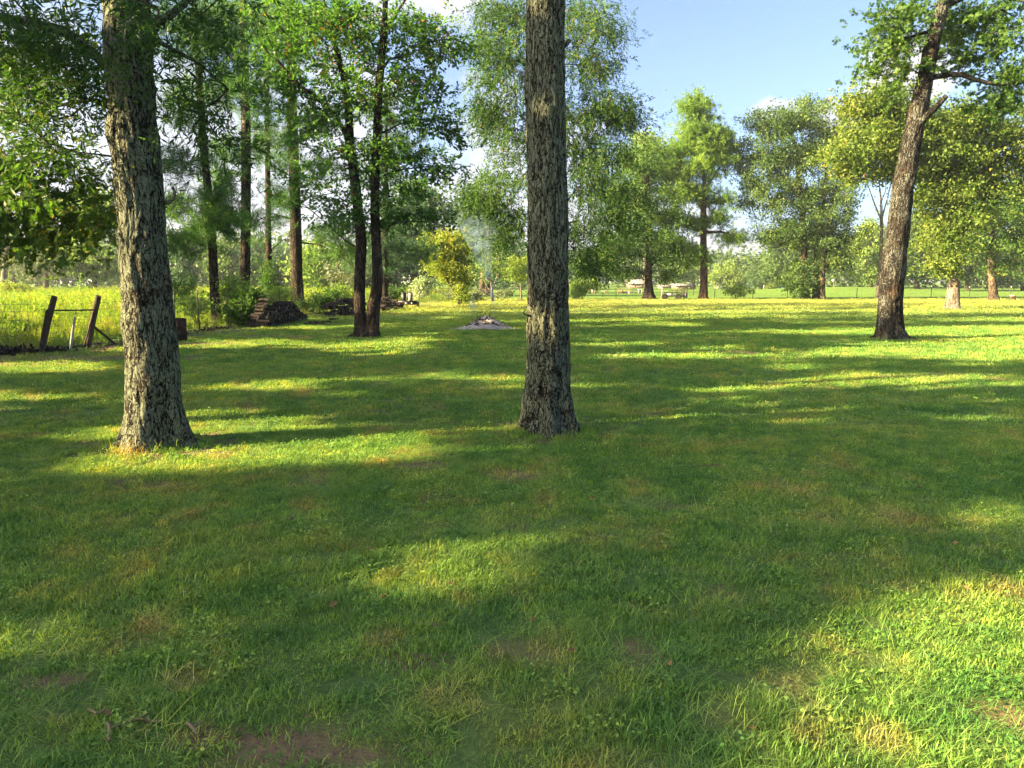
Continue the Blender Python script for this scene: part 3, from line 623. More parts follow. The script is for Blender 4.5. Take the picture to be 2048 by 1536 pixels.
for tx, ty, r0, w0 in TREE_BASES:
    rr = np.random.default_rng(int(ty * 7)); n = 110; a = rr.uniform(0, 6.28, n); q = r0 * (1.45 + rr.exponential(.22, n)); x, y = tx + q * np.cos(a), ty + q * np.sin(a); s_ = rr.uniform(.9, 1.5, n)
    pts.append(np.stack([x, y, hgt(x, y)], -1)); rot.append(np.stack([rr.normal(size=n) * .2, rr.normal(size=n) * .2, rr.uniform(0, 6.28, n)], -1)); scl.append(np.stack([s_, s_, s_ * rr.uniform(1.0, 2.4, n)], -1)); idx.append(rr.choice([0, 1, 5, 6, 7, 10], n))
near_k = list(range(12)); near_p = np.array([.13] * 5 + [.06] * 3 + [.045] * 2 + [.04] * 2); near_p /= near_p.sum()
add_zone(1.6, 9, 420, near_k, near_p, 0.8, 1.25, hs=0.85)
add_zone(9, 17, 120, near_k, near_p, 1.25, 1.8, hs=0.75)
add_zone(16, 36, 30, [12, 13, 14, 15], [.25] * 4, 0.85, 1.3)
add_zone(34, 77, 10, [16, 17, 18, 19], [.25] * 4, 0.8, 1.3)
scatter('lawn_grass', np.concatenate(pts), np.concatenate(rot), np.concatenate(scl), np.concatenate(idx), TP, M['blade'], 'short mown green grass with straw patches covering the lawn')

# tall weeds of the meadow beyond the wire fence
def weed(r, h, n_st, leafy, lw=0.03, ll=0.12):
    V = []; F = []; T = []
    for s_ in range(n_st):
        a = r.uniform(0, 6.28); base = np.array([r.normal() * 0.12, r.normal() * 0.12, 0]); hh = h * r.uniform(0.6, 1.1); ln = np.array([math.cos(a), math.sin(a), 0]) * hh * r.uniform(0, 0.25)
        side = np.array([-math.sin(a), math.cos(a), 0]) * 0.006; top = base + ln + np.array([0, 0, hh]); i0 = len(V)
        V += [base - side, base + side, top + side * 0.3, top - side * 0.3]; T.append(0.4)
        for k in range(leafy):
            t = r.uniform(0.1, 1.0); o = base + (top - base) * t; d = rdir(r, 0.3); V += _quad_leaf(o, d, rdir(r, 1), ll * r.uniform(0.5, 1.2), lw * r.uniform(0.6, 1.2)); T.append(min(1, 0.25 + 0.5 * t + r.normal() * 0.1))
    V = np.array(V); return V, np.arange(len(V)).reshape(-1, 4), np.array(T)
WT = []
for k in range(4): WT.append(template('weed', *weed(r, 1.0, 5, 16), M['weed']))
for k in range(3): WT.append(template('weed', *blades(r, 60, 0.28, 0.85, 0.010, lean=0.35, curl=0.35, dry=0.35), M['weed']))
for k in range(3): WT.append(template('weed', *weed(r, 0.7, 4, 26, 0.06, 0.13), M['weed']))
pts = []; rot = []; scl = []; idx = []; rr = np.random.default_rng(5)
for (y0, y1, dens, s0) in ((19.0, 30, 16, 0.62), (30, 55, 7.5, 0.85), (55, 110, 2.2, 1.0)):
    A = 0.5 * (y1 ** 2 - y0 ** 2) * 0.78; n = int(A * dens); y = np.sqrt(rr.uniform(y0 ** 2, y1 ** 2, n)); x = -rr.uniform(-0.02 if y0 > 50 else 0.1, 0.76, n) * y
    ok = (x < fence_x(y) - 0.25) & (rr.uniform(size=n) < 0.25 + 1.2 * n2(x, y, 0.5, 12, 2)); ok &= ~((y > 77) & (x > -3.6 - (y - 77) * 0.15)); x, y = x[ok], y[ok]; n = len(x)
    d = fence_x(y) - x; hs = np.clip(0.35 + d * 0.09, 0.35, 1.0) * (0.75 + 0.5 * n2(x, y, 0.3, 13, 2)); wide = 1.0 + (y0 > 50) * 0.9
    s_ = rr.uniform(0.8, 1.2, n) * hs; pts.append(np.stack([x, y, hgt(x, y)], -1)); rot.append(np.stack([rr.normal(size=n) * 0.1, rr.normal(size=n) * 0.1, rr.uniform(0, 6.28, n)], -1))
    scl.append(np.stack([s_ * wide, s_ * wide, s_], -1)); idx.append(rr.choice(10, n, p=[.14, .14, .14, .14, .07, .07, .06, .08, .08, .08]))
scatter('meadow_weeds', np.concatenate(pts), np.concatenate(rot), np.concatenate(scl), np.concatenate(idx), WT, M['weed'], 'tall yellow-green weeds filling the meadow behind the wire fence')
#==TREES==
# ------------------------------------------------------------------ trees standing in view
def tree(name, label, trunk, radii, Y=None, blobs=(), leaf='clump', size=1.0, per=4, leafm='leaf_oak', bark='bark_oak', group=None, limbs=(), seed=1,
         sides=14, step=0.5, flare=0.5, fh=0.3, amp=0.012, fine_to=None, freq=9.0, node_from=0.35, wblobs=(), stems=(), lobes=5, phase=0.0, cat='tree', knots=(), roots=0, rootlen=.8, crown_name='crown', lim_to=None, **kw):
    b = np.array(trunk[0], float); root = thing(name, label, cat, (b[0], b[1], 0), group)
    mb = MB(); path, rr = trunk_mesh(mb, trunk, radii, sides, step, flare, fh, lobes, amp, seed, fine_to, 0, freq, phase, knots)
    part('trunk', mb, M[bark], root, True)
    nodes = [p for p in path[int(len(path) * node_from):]]
    nodes = nodes[::max(1, len(nodes) // 60)]
    for st in stems:
        mb = MB(); sp, _ = trunk_mesh(mb, st[0], st[1], sides, step, st[2] if len(st) > 2 else 0.0, fh, lobes, amp, seed + 3, fine_to, 0, freq, phase + 1)
        part('stem', mb, M[bark], root, True); nodes += [p for p in sp[int(len(sp) * node_from):]][::max(1, len(sp) // 50)]
    for k in range(roots):
        rr_ = np.random.default_rng(seed * 7 + k); a = (k + rr_.uniform(-.3, .3)) * 2 * math.pi / roots + phase; ln = rr_.uniform(.45, .95) * rootlen; w0 = radii[0] * rr_.uniform(.24, .36)
        q = []
        for tt in np.linspace(0, 1, 9):
            aa = a + .35 * math.sin(3 * tt + k); rd_ = radii[0] * (.8 + .75 * min(1, tt * 2)) + ln * max(0, tt - .25); q.append([b[0] + rd_ * math.cos(aa), b[1] + rd_ * math.sin(aa), .16 * (1 - tt) ** 3 - .01 - .05 * tt + .012 * math.sin(9 * tt + k)])
        mb = MB(); tube(mb, q, w0 * np.array([1.3, 1.15, 1, .85, .7, .6, .5, .4, .25]), 9, cap=True); part('root', mb, M[bark], root, True)
    for lm in limbs:
        p = smooth_path(lm[0], 0.3 if Y is None or Y < 40 else 0.8); r0, r1 = lm[1], lm[2]; k = len(p); mb = MB()
        wob = np.cumsum(np.random.default_rng(seed + k).normal(size=(k, 3)) * 0.012, 0) * (Y or 10) / 20; p = p + wob - wob[0]
        tube(mb, p, r0 + (r1 - r0) * (np.arange(k) / (k - 1)) ** 0.8, 8, cap=True); part('limb', mb, M[bark], root, True); nodes += [q for q in p[1::2]]
    bl = blobs_px(blobs, Y) + list(wblobs)
    if bl: crown(crown_name, bl, nodes, leaf, size, per, root, leafm, bark if bark not in ('bark_front', 'bark_lean') else 'bark_oak', seed, **kw)
    return root
def TP_(pts, Y): return [P(x, y, Y) for x, y in pts]
def base_at(px, py): g = G(px, py); g[2] = -0.05; return g

# the two large lichen-covered trunks near the camera
g1 = base_at(313, 893); Y1 = g1[1]
t1 = [g1, P(309, 820, Y1), P(303, 700, Y1), P(290, 560, Y1), P(279, 400, Y1), P(266, 250, Y1), P(258, 120, Y1), P(252, 0, Y1), P(246, -200, Y1), P(240, -600, Y1), P(236, -1150, Y1)]
w1 = [0.26, 0.262, 0.256, 0.238, 0.228, 0.224, 0.22, 0.218, 0.21, 0.18, 0.10]
def r_(w, Y): return w
g2 = base_at(1099, 868); Y2 = g2[1]
t2 = [g2, P(1098, 800, Y2), P(1098, 700, Y2), P(1096, 550, Y2), P(1095, 400, Y2), P(1092, 200, Y2), P(1090, 0, Y2), P(1086, -250, Y2), P(1080, -650, Y2), P(1074, -1150, Y2)]
w2 = [0.24, 0.245, 0.252, 0.236, 0.228, 0.222, 0.212, 0.205, 0.18, 0.09]
g3 = base_at(1780, 680); Y3 = g3[1]
t3 = [g3, P(1781, 600, Y3), P(1789, 520, Y3), P(1797, 450, Y3), P(1806, 380, Y3), P(1820, 300, Y3), P(1831, 250, Y3), P(1846, 180, Y3), P(1862, 100, Y3), P(1880, 30, Y3), P(1905, -80, Y3), P(1930, -250, Y3)]
w3 = [0.37, 0.345, 0.33, 0.325, 0.31, 0.29, 0.27, 0.235, 0.21, 0.18, 0.14, 0.06]
for (tt, z0, z1, rad, dx) in ((t1, 0.5, 3.4, 0.22, -0.2), (t3, 1.0, 1.9, 0.2, -0.1), (t3, 2.6, 4.4, 0.22, -0.1), (t3, 6.4, 7.2, 0.25, -0.1)):
    for z in np.arange(z0, z1, 0.25):
        k = [q[2] for q in tt]; TARGETS.append((np.array([np.interp(z, k, [q[0] for q in tt]) + dx, tt[0][1] - 0.1, z]), rad))
for z in np.arange(0.2, 9, 0.6): TARGETS.append((np.array([G(1905, 619)[0] - 0.3, G(1905, 619)[1], z]), 0.5))
for (x, y, Y, rad) in ((1408, 350, 77, 4), (1408, 250, 77, 3), (1340, 470, 77, 3), (1600, 350, 75, 7), (1850, 330, 49, 5), (1600, 480, 75, 5), (900, 520, 55, 2.5), (1296, 450, 77, 5), (1750, 350, 70, 6), (1150, 200, 32, 3), (1140, 400, 32, 2)):
    TARGETS.append((P(x, y, Y), rad))

tree('willow_oak_tree', 'thick lichen-covered oak trunk beside the fence gate, narrow leaves hanging over its upper trunk', t1, w1, Y1,
     blobs=[(60, 60, 150, 110, 60, 2.0), (40, 205, 110, 60, 32, 1.5), (150, 130, 60, 60, 18, 0.9), (250, -10, 55, 60, 8, 0.5, -0.7), (225, 110, 30, 40, 5, 0.3, -0.5), (330, 40, 60, 90, 14, 1.0), (370, 190, 50, 130, 12, 1.0, 0.4), (430, 40, 70, 90, 16, 1.2, 0.5), (450, 230, 40, 90, 9, 0.8, 0.6), (90, 310, 90, 20, 12, 0.9)],
     wblobs=[((-4.5, 8.5, 8.6), (3.2, 2.8, 2.0), 60), ((-3.8, 8.3, 12), (2.6, 2.4, 2.0), 40), ((-7.5, 7.6, 7.5), (2.0, 2.0, 1.5), 34)],
     limbs=[([P(262, 205, Y1), P(215, 130, Y1 + .1), P(130, 60, Y1), P(0, 30, Y1 - .2), P(-200, 60, Y1 - .5)], 0.075, 0.02), ([P(300, 75, Y1), P(315, 45, Y1 - .1), P(345, 30, Y1), P(420, -40, Y1 + .3), P(560, -200, Y1 + .6)], 0.05, 0.02),
            ([P(300, 75, Y1), P(330, 90, Y1), P(400, 130, Y1 + .3), P(455, 180, Y1 + .4)], 0.03, 0.01), ([P(318, 402, Y1), P(333, 406, Y1 - .05), P(345, 398, Y1 - .08), P(347, 385, Y1 - .08), P(341, 375, Y1 - .05)], 0.026, 0.012), ([P(262, 230, Y1), P(180, 200, Y1 + .3), P(100, 215, Y1 + .5), P(10, 260, Y1 + .5)], 0.04, 0.012)],
     leaf='narrow', size=1.0, per=6, leafm='leaf_willow', bark='bark_front', seed=21, roots=7, knots=((1.35, -1.9, .12, .05), (2.2, -1.2, .10, .045), (3.3, -2.4, .13, .05), (.75, -.9, .12, .04)), sides=230, step=0.016, fine_to=4.9, flare=0.95, fh=0.34, amp=0.045, freq=11.0, node_from=0.4,
     spread=0.22, twig=0.0042, droop=0.35, seg=0.35, shell=0.6, lobes=4, phase=0.6, r0max=0.02)
tree('oak_tree', 'straight oak trunk with patchy pale lichen standing alone nearest the middle of the lawn', t2, w2, Y2,
     limbs=[([P(1060, 632, Y2 - .1), P(1052, 631, Y2 - .15), P(1048, 626, Y2 - .17), P(1052, 621, Y2 - .15)], 0.014, 0.006), ([P(1122, 96, Y2), P(1134, 88, Y2 - .05), P(1141, 78, Y2 - .06)], 0.03, 0.018)],
     wblobs=[((0.3, 9.2, 11), (3.4, 3.0, 2.4), 80), ((0.2, 9.2, 14), (2.4, 2.2, 2.0), 50)],
     leaf='broad', size=1.5, per=6, leafm='leaf_oak', bark='bark_front', seed=33, roots=7, knots=((.9, -1.75, .13, .055), (1.9, -1.1, .10, .045), (2.9, -2.1, .12, .05), (3.7, -1.4, .09, .04), (.5, -2.5, .12, .05)), sides=220, step=0.016, fine_to=5.0, flare=0.9, fh=0.30, amp=0.042, freq=11.5, node_from=0.55, spread=0.5, twig=0.009, lobes=5, phase=2.1)
tree('leaning_oak_tree', 'leaning oak trunk with stub branch rising between the far lawn and the open sky', t3, w3, Y3,
     blobs=[(1785, 50, 46, 50, 26, 1.0, .3), (1768, 118, 36, 24, 13, 0.7), (1800, 155, 24, 26, 7, 0.5), (1830, 0, 60, 30, 16, 1.2, .8), (1960, 40, 80, 60, 36, 1.8, .8), (1945, 118, 60, 26, 15, 1.2, .5), (2045, 150, 60, 50, 24, 1.4), (2080, 30, 90, 70, 36, 2.0), (2010, 198, 40, 22, 9, 0.8), (1900, 60, 40, 40, 8, .8, 1.0)],
     wblobs=[((14.5, 23, 12.5), (4.0, 4.0, 2.6), 90)],
     limbs=[([P(1833, 262, Y3), P(1845, 240, Y3 - .2), P(1868, 220, Y3 - .4), P(1896, 192, Y3 - .5)], 0.14, 0.07), ([P(1858, 156, Y3), P(1900, 150, Y3 - .3), P(1950, 158, Y3 - .3), P(2000, 170, Y3 - .2), P(2060, 165, Y3)], 0.085, 0.04),
            ([P(1868, 60, Y3), P(1830, 70, Y3), P(1790, 80, Y3)], 0.06, 0.02), ([P(1885, 15, Y3), P(1960, -10, Y3), P(2060, 10, Y3)], 0.09, 0.03)],
     leaf='lobed', size=.85, per=13, leafm='leaf_oak', bark='bark_lean', seed=45, roots=6, knots=((1.2, -1.6, .2, .07), (3.1, -2.0, .2, .07), (4.8, -1.3, .18, .06)), rootlen=1.0, sides=110, step=0.05, fine_to=9.5, flare=0.45, fh=0.35, amp=0.05, freq=6.5, node_from=0.7, spread=0.42, twig=0.009, droop=0.2, lobes=5, phase=4.1)

# twin-stemmed tree by the woodpiles
g4 = base_at(724, 672); Y4 = g4[1]
s1 = [g4 + np.array([-.02, 0, 0]), P(719, 600, Y4), P(720, 540, Y4), P(722, 480, Y4), P(714, 400, Y4), P(706, 330, Y4), P(699, 285, Y4), P(698, 240, Y4 + .1), P(694, 190, Y4 + .2), P(684, 140, Y4 + .2), P(670, 90, Y4 + .3), P(650, 20, Y4 + .4), P(640, -80, Y4 + .5)]
s2 = [base_at(742, 672), P(748, 610, Y4), P(755, 565, Y4), P(753, 500, Y4), P(750, 420, Y4), P(751, 340, Y4), P(755, 260, Y4), P(757, 190, Y4), P(762, 130, Y4), P(768, 60, Y4), P(771, 0, Y4), P(774, -120, Y4)]
tree('twin_stemmed_tree', 'dark tree with two stems rising from one base on the lawn beside the woodpiles', s1, [.20, .185, .18, .175, .165, .16, .155, .13, .115, .10, .085, .06, .03], Y4,
     stems=[(s2, [.24, .20, .17, .155, .15, .145, .14, .13, .12, .10, .085, .04], 0.5)],
     limbs=[([P(700, 285, Y4), P(672, 232, Y4 - .2), P(630, 190, Y4 - .5), P(600, 172, Y4 - .6), P(560, 130, Y4 - .8), P(520, 90, Y4 - 1)], .10, .03),
            ([P(757, 150, Y4), P(780, 120, Y4), P(812, 112, Y4), P(815, 96, Y4), P(850, 88, Y4 + .2), P(900, 82, Y4 + .3), P(935, 92, Y4 + .3)], .05, .018),
            ([P(766, 72, Y4), P(790, 30, Y4), P(808, 5, Y4), P(830, -30, Y4)], .05, .03),
            ([P(722, 500, Y4), P(690, 480, Y4 + .2), P(640, 440, Y4 + .5), P(600, 405, Y4 + .8)], .03, .012), ([P(753, 455, Y4), P(800, 447, Y4 + .2), P(850, 445, Y4 + .3), P(905, 448, Y4 + .4)], .028, .008),
            ([P(752, 360, Y4), P(800, 340, Y4), P(860, 335, Y4), P(920, 330, Y4)], .03, .008), ([P(754, 270, Y4), P(800, 250, Y4), P(850, 240, Y4), P(900, 250, Y4)], .03, .008)],
     blobs=[(640, 90, 120, 90, 90, 2.4), (560, 160, 80, 60, 46, 1.5), (740, 60, 80, 60, 50, 1.8), (850, 60, 60, 35, 30, 1.3), (890, 100, 60, 28, 22, 0.9), (800, 160, 70, 40, 36, 1.4), (850, 190, 50, 26, 18, 1.0), (840, 245, 70, 26, 24, 1.1), (900, 265, 35, 16, 9, 0.6),
            (700, 200, 80, 60, 44, 1.8), (620, 250, 80, 50, 34, 1.5), (840, 320, 80, 22, 24, 1.0), (900, 340, 40, 14, 9, 0.6), (680, 330, 90, 50, 36, 1.5), (800, 380, 70, 22, 18, 1.0), (870, 430, 60, 16, 11, 0.8), (690, 420, 70, 40, 30, 1.4), (760, 440, 60, 26, 18, 1.2), (600, 380, 50, 40, 16, 1.2), (640, 20, 140, 60, 60, 2.4), (760, 300, 60, 40, 20, 1.2)],
     wblobs=[((-5.0, 25, 12.6), (3.6, 3.4, 1.8), 80)],
     leaf='broad', size=1.1, per=5, leafm='leaf_twin', bark='bark_dark', seed=52, roots=6, sides=22, step=0.25, amp=0.02, flare=0.7, fh=0.22, spread=0.34, twig=0.0055, seg=0.5, droop=0.1, node_from=0.3, freq=6, r0max=0.05, along=0.6)

# pines along the fence
PG = 'tall pines along the wire fence'
def pine(label, bx, by, pts, w, blobs, Y=None, limbs=(), seed=1, leaf='needle_mid', size=1.7, per=12, leafm='needle', group=PG, bark='bark_dark', **kw):
    g = base_at(bx, by); Y = Y or g[1]; g = np.array([(bx - 1024) / FPX * Y * 0.99, Y, -0.05]); t = [g] + [P(x, y, Y) for x, y in pts]; w = [q * .88 for q in w] if group == PG else w
    kw.setdefault('spread', 0.4); kw.setdefault('twig', 0.008)
    return tree('pine_tree', label, t, w, Y, blobs=blobs, limbs=[([P(a, b, Y + c) for a, b, c in l[0]], l[1], l[2]) for l in limbs], leaf=leaf, size=size, per=per, leafm=leafm, bark=bark, group=group, seed=seed, sides=16, step=0.4, amp=0.025, flare=0.3, bend=0.15, upw=0.2, node_from=0.2, freq=5, droop=-0.25, **kw)
pine('pine with bent slender trunk nearest the rusty barrel', 430, 647, [(430, 600), (427, 540), (424, 480), (418, 400), (408, 300), (402, 220), (396, 120), (388, 0), (380, -150)], [.24, .22, .21, .2, .19, .18, .17, .15, .12, .05],
     [(400, 60, 90, 70, 40, 2.0), (370, 330, 60, 28, 14, 1.2), (350, 420, 50, 20, 12, 1.0), (450, 130, 60, 60, 18, 1.5), (440, 400, 45, 40, 14, 1.0), (425, 455, 38, 35, 16, 0.8, -0.6), (380, 480, 40, 22, 10, 1.0), (375, 585, 26, 12, 6, 0.5), (350, 230, 40, 50, 12, 1.5)],
     limbs=[([(424, 470, 0), (390, 455, 0.2), (345, 458, 0.4)], .035, .012), ([(420, 420, 0), (380, 400, -.3), (340, 385, -.4)], .03, .01), ([(430, 590, 0), (410, 585, 0), (380, 590, -.2)], .02, .008)], seed=61)
pine('pine with straight dark trunk between the bent pine and the slender pine', 490, 632, [(490, 580), (491, 500), (492, 400), (492, 300), (491, 200), (488, 100), (486, 0), (484, -160)], [.33, .31, .29, .28, .27, .25, .22, .19, .08],
     [(490, 40, 90, 70, 40, 2.4), (450, 300, 50, 22, 9, 1.2), (530, 290, 50, 30, 10, 1.2), (440, 365, 60, 14, 10, 1.2), (460, 440, 45, 25, 11, 1.2), (540, 180, 50, 50, 14, 1.6), (430, 190, 60, 40, 16, 1.6), (520, 450, 40, 30, 10, 1.2)],
     limbs=[([(492, 280, 0), (460, 275, 0), (420, 280, 0)], .05, .02), ([(492, 350, 0), (450, 345, 0), (400, 350, 0.2)], .045, .02), ([(491, 200, 0), (530, 150, .3), (570, 140, .5)], .05, .02), ([(492, 430, 0), (515, 440, .3), (536, 430, .5)], .04, .02), ([(492, 460, 0), (465, 500, -.3), (440, 520, -.4)], .03, .012)], seed=62)
pine('thinnest pine, its trunk standing between two thicker dark pine trunks', 538, 618, [(538, 560), (537, 480), (536, 380), (535, 300), (534, 200), (533, 100), (532, 0), (531, -100)], [.22, .2, .19, .18, .17, .15, .13, .1, .04],
     [(530, 90, 60, 70, 22, 2.0), (510, 250, 40, 35, 8, 1.3), (560, 330, 40, 30, 8, 1.3), (560, 420, 30, 40, 8, 1.2)],
     limbs=[([(535, 230, 0), (560, 215, .2), (590, 235, .4)], .035, .015), ([(536, 425, 0), (560, 430, .2), (585, 436, .4)], .04, .02), ([(537, 505, 0), (565, 480, .2), (590, 465, .4)], .03, .01)], Y=44, seed=63)
pine('thickest pine of the fence row, trunk rising behind the gap between the woodpiles', 595, 618, [(594, 570), (592, 480), (590, 400), (587, 300), (584, 210), (582, 120), (580, 20), (578, -110)], [.47, .42, .38, .36, .34, .32, .28, .22, .08],
     [(590, 60, 80, 80, 36, 2.6), (640, 340, 50, 25, 12, 1.4), (560, 280, 40, 40, 10, 1.6), (655, 470, 55, 22, 14, 1.4), (690, 505, 40, 16, 9, 1.0), (630, 240, 50, 45, 14, 1.8), (560, 400, 30, 30, 7, 1.3)],
     limbs=[([(590, 440, 0), (560, 432, 0), (520, 436, -.2)], .07, .03), ([(590, 415, 0), (620, 395, 0), (670, 385, .4)], .05, .02), ([(592, 485, 0), (640, 490, 0), (690, 520, -.2), (722, 545, -.2)], .05, .015), ([(592, 545, 0), (555, 560, 0), (515, 560, 0)], .03, .012), ([(587, 250, 0), (620, 200, 0), (650, 190, 0)], .06, .02)], Y=46, seed=64)
pine('dark blue-green pine boughs spreading behind the twin-stemmed tree', 768, 606, [(769, 560), (770, 480), (771, 380), (772, 300), (773, 220), (774, 180)], [.3, .28, .25, .2, .15, .1, .03],
     [(770, 230, 50, 50, 30, 1.8), (790, 290, 60, 35, 24, 2.0), (760, 350, 70, 30, 24, 2.0), (800, 420, 70, 35, 24, 2.2), (790, 490, 90, 28, 34, 2.4), (740, 530, 60, 22, 16, 2.0), (830, 510, 50, 25, 16, 1.6)],
     Y=50, seed=65, leafm='leaf_far_blue', leaf='needle_far', size=0.8, per=9, spread=0.6)

# drooping willow oak whose trunk hides behind the middle trunk
Yd = 32.0; gb = np.array([(1098 - 1024) / FPX * Yd, Yd, -0.05])
tree('drooping_willow_oak_tree', 'tall willow oak with drooping narrow-leaved crown spreading behind the middle trunk', [gb, P(1098, 500, Yd), P(1096, 350, Yd), P(1095, 200, Yd), P(1092, 50, Yd), P(1088, -120, Yd), P(1085, -260, Yd)], [.34, .31, .28, .24, .18, .1, .04], Yd,
     blobs=[(1090, -100, 150, 110, 90, 3.2), (1000, 20, 70, 50, 50, 2.4), (1170, 20, 70, 55, 56, 2.4), (980, 110, 50, 50, 36, 1.8), (1060, 130, 110, 80, 80, 3.2), (1190, 120, 50, 45, 34, 2.0), (1215, 215, 55, 30, 36, 1.6), (1250, 235, 32, 14, 12, 0.8), (1170, 230, 90, 60, 60, 2.8), (975, 220, 40, 50, 26, 1.6), (1020, 260, 80, 60, 50, 2.6),
            (955, 200, 20, 26, 6, 0.8), (1180, 330, 60, 60, 56, 2.4), (1220, 390, 50, 60, 40, 2.0), (1245, 440, 36, 50, 24, 1.4), (1010, 350, 60, 50, 32, 2.0), (985, 400, 60, 35, 26, 1.6), (940, 385, 40, 25, 14, 1.0), (1030, 440, 40, 50, 22, 1.6), (1170, 440, 50, 60, 40, 2.0), (1185, 520, 36, 40, 22, 1.4), (1230, 300, 30, 40, 12, 1.2), (990, 470, 40, 30, 12, 1.2), (1220, 60, 30, 22, 10, 1.0)],
     leaf='narrow_mid', size=1.15, per=10, leafm='leaf_willow', bark='bark_oak', seed=71, sides=18, step=0.4, droop=0.75, spread=0.42, twig=0.0062, node_from=0.2, upw=0.3, bend=0.3, r0max=0.09)

# trees along the far fence
FG = 'shade trees along the far fence'
Yf = 76.0
def far_base(px, Y=Yf): return np.array([(px - 1024) / FPX * Y * 1.0, Y, -0.05])
tree('oak_tree', 'dark dense oak with flared trunk by the rusty utility trailer at the far fence', [far_base(1296), P(1297, 540, Yf), P(1299, 480, Yf), P(1297, 400, Yf), P(1294, 320, Yf)], [.42, .34, .30, .22, .1], Yf,
     blobs=[(1290, 330, 55, 50, 40, 4), (1240, 400, 60, 50, 44, 4), (1330, 400, 45, 60, 36, 4), (1280, 470, 80, 50, 60, 5), (1220, 500, 60, 35, 34, 4), (1180, 530, 35, 30, 14, 2.5), (1340, 510, 40, 35, 26, 3.5), (1250, 545, 60, 16, 14, 3), (1330, 555, 30, 12, 7, 2)],
     leaf='far_fine', size=1.0, per=8, leafm='leaf_oak', bark='bark_dark', group=FG, seed=81, flare=0.9, fh=0.6, spread=0.62, twig=0.02, seg=1.2, amp=0.03)
pine('tall domed pine with sunny yellow-green boughs and red earth round its base', 1408, 598, [(1408, 560), (1407, 500), (1407, 430), (1410, 380), (1403, 320), (1399, 260), (1397, 205)], [.45, .36, .33, .28, .2, .14, .09, .03],
     [(1397, 222, 30, 28, 30, 2), (1400, 265, 42, 32, 42, 2.4), (1370, 300, 34, 22, 22, 2), (1432, 285, 32, 22, 24, 2), (1450, 300, 20, 20, 10, 1.4), (1350, 305, 22, 16, 8, 1.2), (1345, 345, 40, 20, 26, 2), (1400, 335, 50, 26, 36, 2.6), (1450, 320, 24, 18, 10, 1.6), (1375, 385, 55, 18, 26, 2.4), (1430, 400, 36, 22, 18, 2),
      (1330, 440, 36, 12, 16, 1.8), (1395, 450, 36, 14, 18, 1.8), (1345, 492, 46, 15, 24, 2.2), (1385, 512, 36, 16, 18, 2), (1330, 475, 25, 8, 8, 1.4), (1440, 440, 24, 10, 9, 1.2), (1465, 478, 30, 7, 12, 0.9, 0)],
     limbs=[([(1408, 465, 0), (1440, 463, 0), (1490, 487, 0)], .16, .05), ([(1408, 462, 0), (1370, 455, 0), (1330, 450, -.5)], .13, .05), ([(1408, 380, 0), (1430, 345, 0), (1455, 315, 0)], .16, .05), ([(1407, 400, 0), (1385, 370, 0), (1350, 350, 0)], .14, .05), ([(1408, 500, 0), (1380, 505, 0), (1340, 500, 0)], .1, .04)],
     Y=Yf, seed=82, leafm='needle_sun', leaf='needle_far', size=0.95, per=22, group=FG, bark='bark_pine', spread=0.62, twig=0.017, seg=1.0, carve=False)
kx = dict(leaf='far_fine', size=1.0, leafm='leaf_far', bark='bark_oak', group=FG, spread=0.62, twig=0.02, seg=1.2, amp=0.03, carve=False)
tree('oak_tree', 'broad oak clump with ivy up its first stem, two more stems beside it', [far_base(1608), P(1608, 540, Yf), P(1607, 470, Yf), P(1600, 380, Yf), P(1590, 300, Yf), P(1580, 250, Yf)], [.38, .33, .3, .25, .16, .05], Yf,
     stems=[([far_base(1630, Yf + 1), P(1632, 540, Yf + 1), P(1638, 470, Yf + 1), P(1650, 380, Yf + 1), P(1660, 290, Yf + 1)], [.42, .3, .26, .2, .08], 0.4), ([far_base(1642, Yf - 1), P(1646, 530, Yf - 1), P(1652, 460, Yf - 1), P(1668, 400, Yf - 1), P(1680, 320, Yf - 1)], [.24, .2, .18, .14, .05], 0.3)],
     blobs=[(1540, 250, 50, 32, 34, 4), (1610, 240, 50, 34, 38, 4), (1520, 320, 45, 40, 36, 4), (1590, 320, 70, 50, 60, 5), (1670, 290, 50, 50, 40, 5), (1560, 400, 70, 45, 50, 5), (1660, 390, 60, 55, 56, 5), (1620, 460, 60, 45, 44, 5), (1680, 480, 42, 50, 38, 4), (1560, 470, 45, 30, 20, 4), (1660, 530, 50, 20, 18, 4), (1500, 380, 30, 30, 12, 3), (1600, 560, 20, 34, 26, 1.2, -0.5), (1480, 290, 16, 16, 5, 2)], per=9, seed=83, node_from=0.3, **kx)
tree('bare_limbed_tree', 'slender pale tree with bare upright limbs forking against the sky beside the leaning trunk', [far_base(1755), P(1757, 560, Yf), P(1762, 500, Yf), P(1763, 440, Yf), P(1762, 400, Yf), P(1756, 350, Yf)], [.24, .2, .17, .15, .09, .03], Yf,
     limbs=[([P(1763, 440, Yf), P(1748, 410, Yf), P(1735, 375, Yf), P(1727, 345, Yf)], .1, .03), ([P(1763, 440, Yf), P(1774, 400, Yf), P(1782, 370, Yf), P(1788, 345, Yf)], .1, .03), ([P(1762, 405, Yf), P(1770, 380, Yf), P(1768, 350, Yf)], .06, .02), ([P(1758, 365, Yf), P(1750, 340, Yf), P(1746, 320, Yf)], .05, .015)],
     blobs=[(1752, 545, 30, 16, 5, 2), (1745, 345, 20, 14, 2, 1)], leaf='far', size=0.6, per=4, leafm='leaf_far_light', bark='bark_pale', group=FG, seed=84, flare=0.7, fh=0.6, spread=0.6, twig=0.012, seg=1.0, carve=False)
g5 = base_at(1905, 619); Y5 = g5[1]
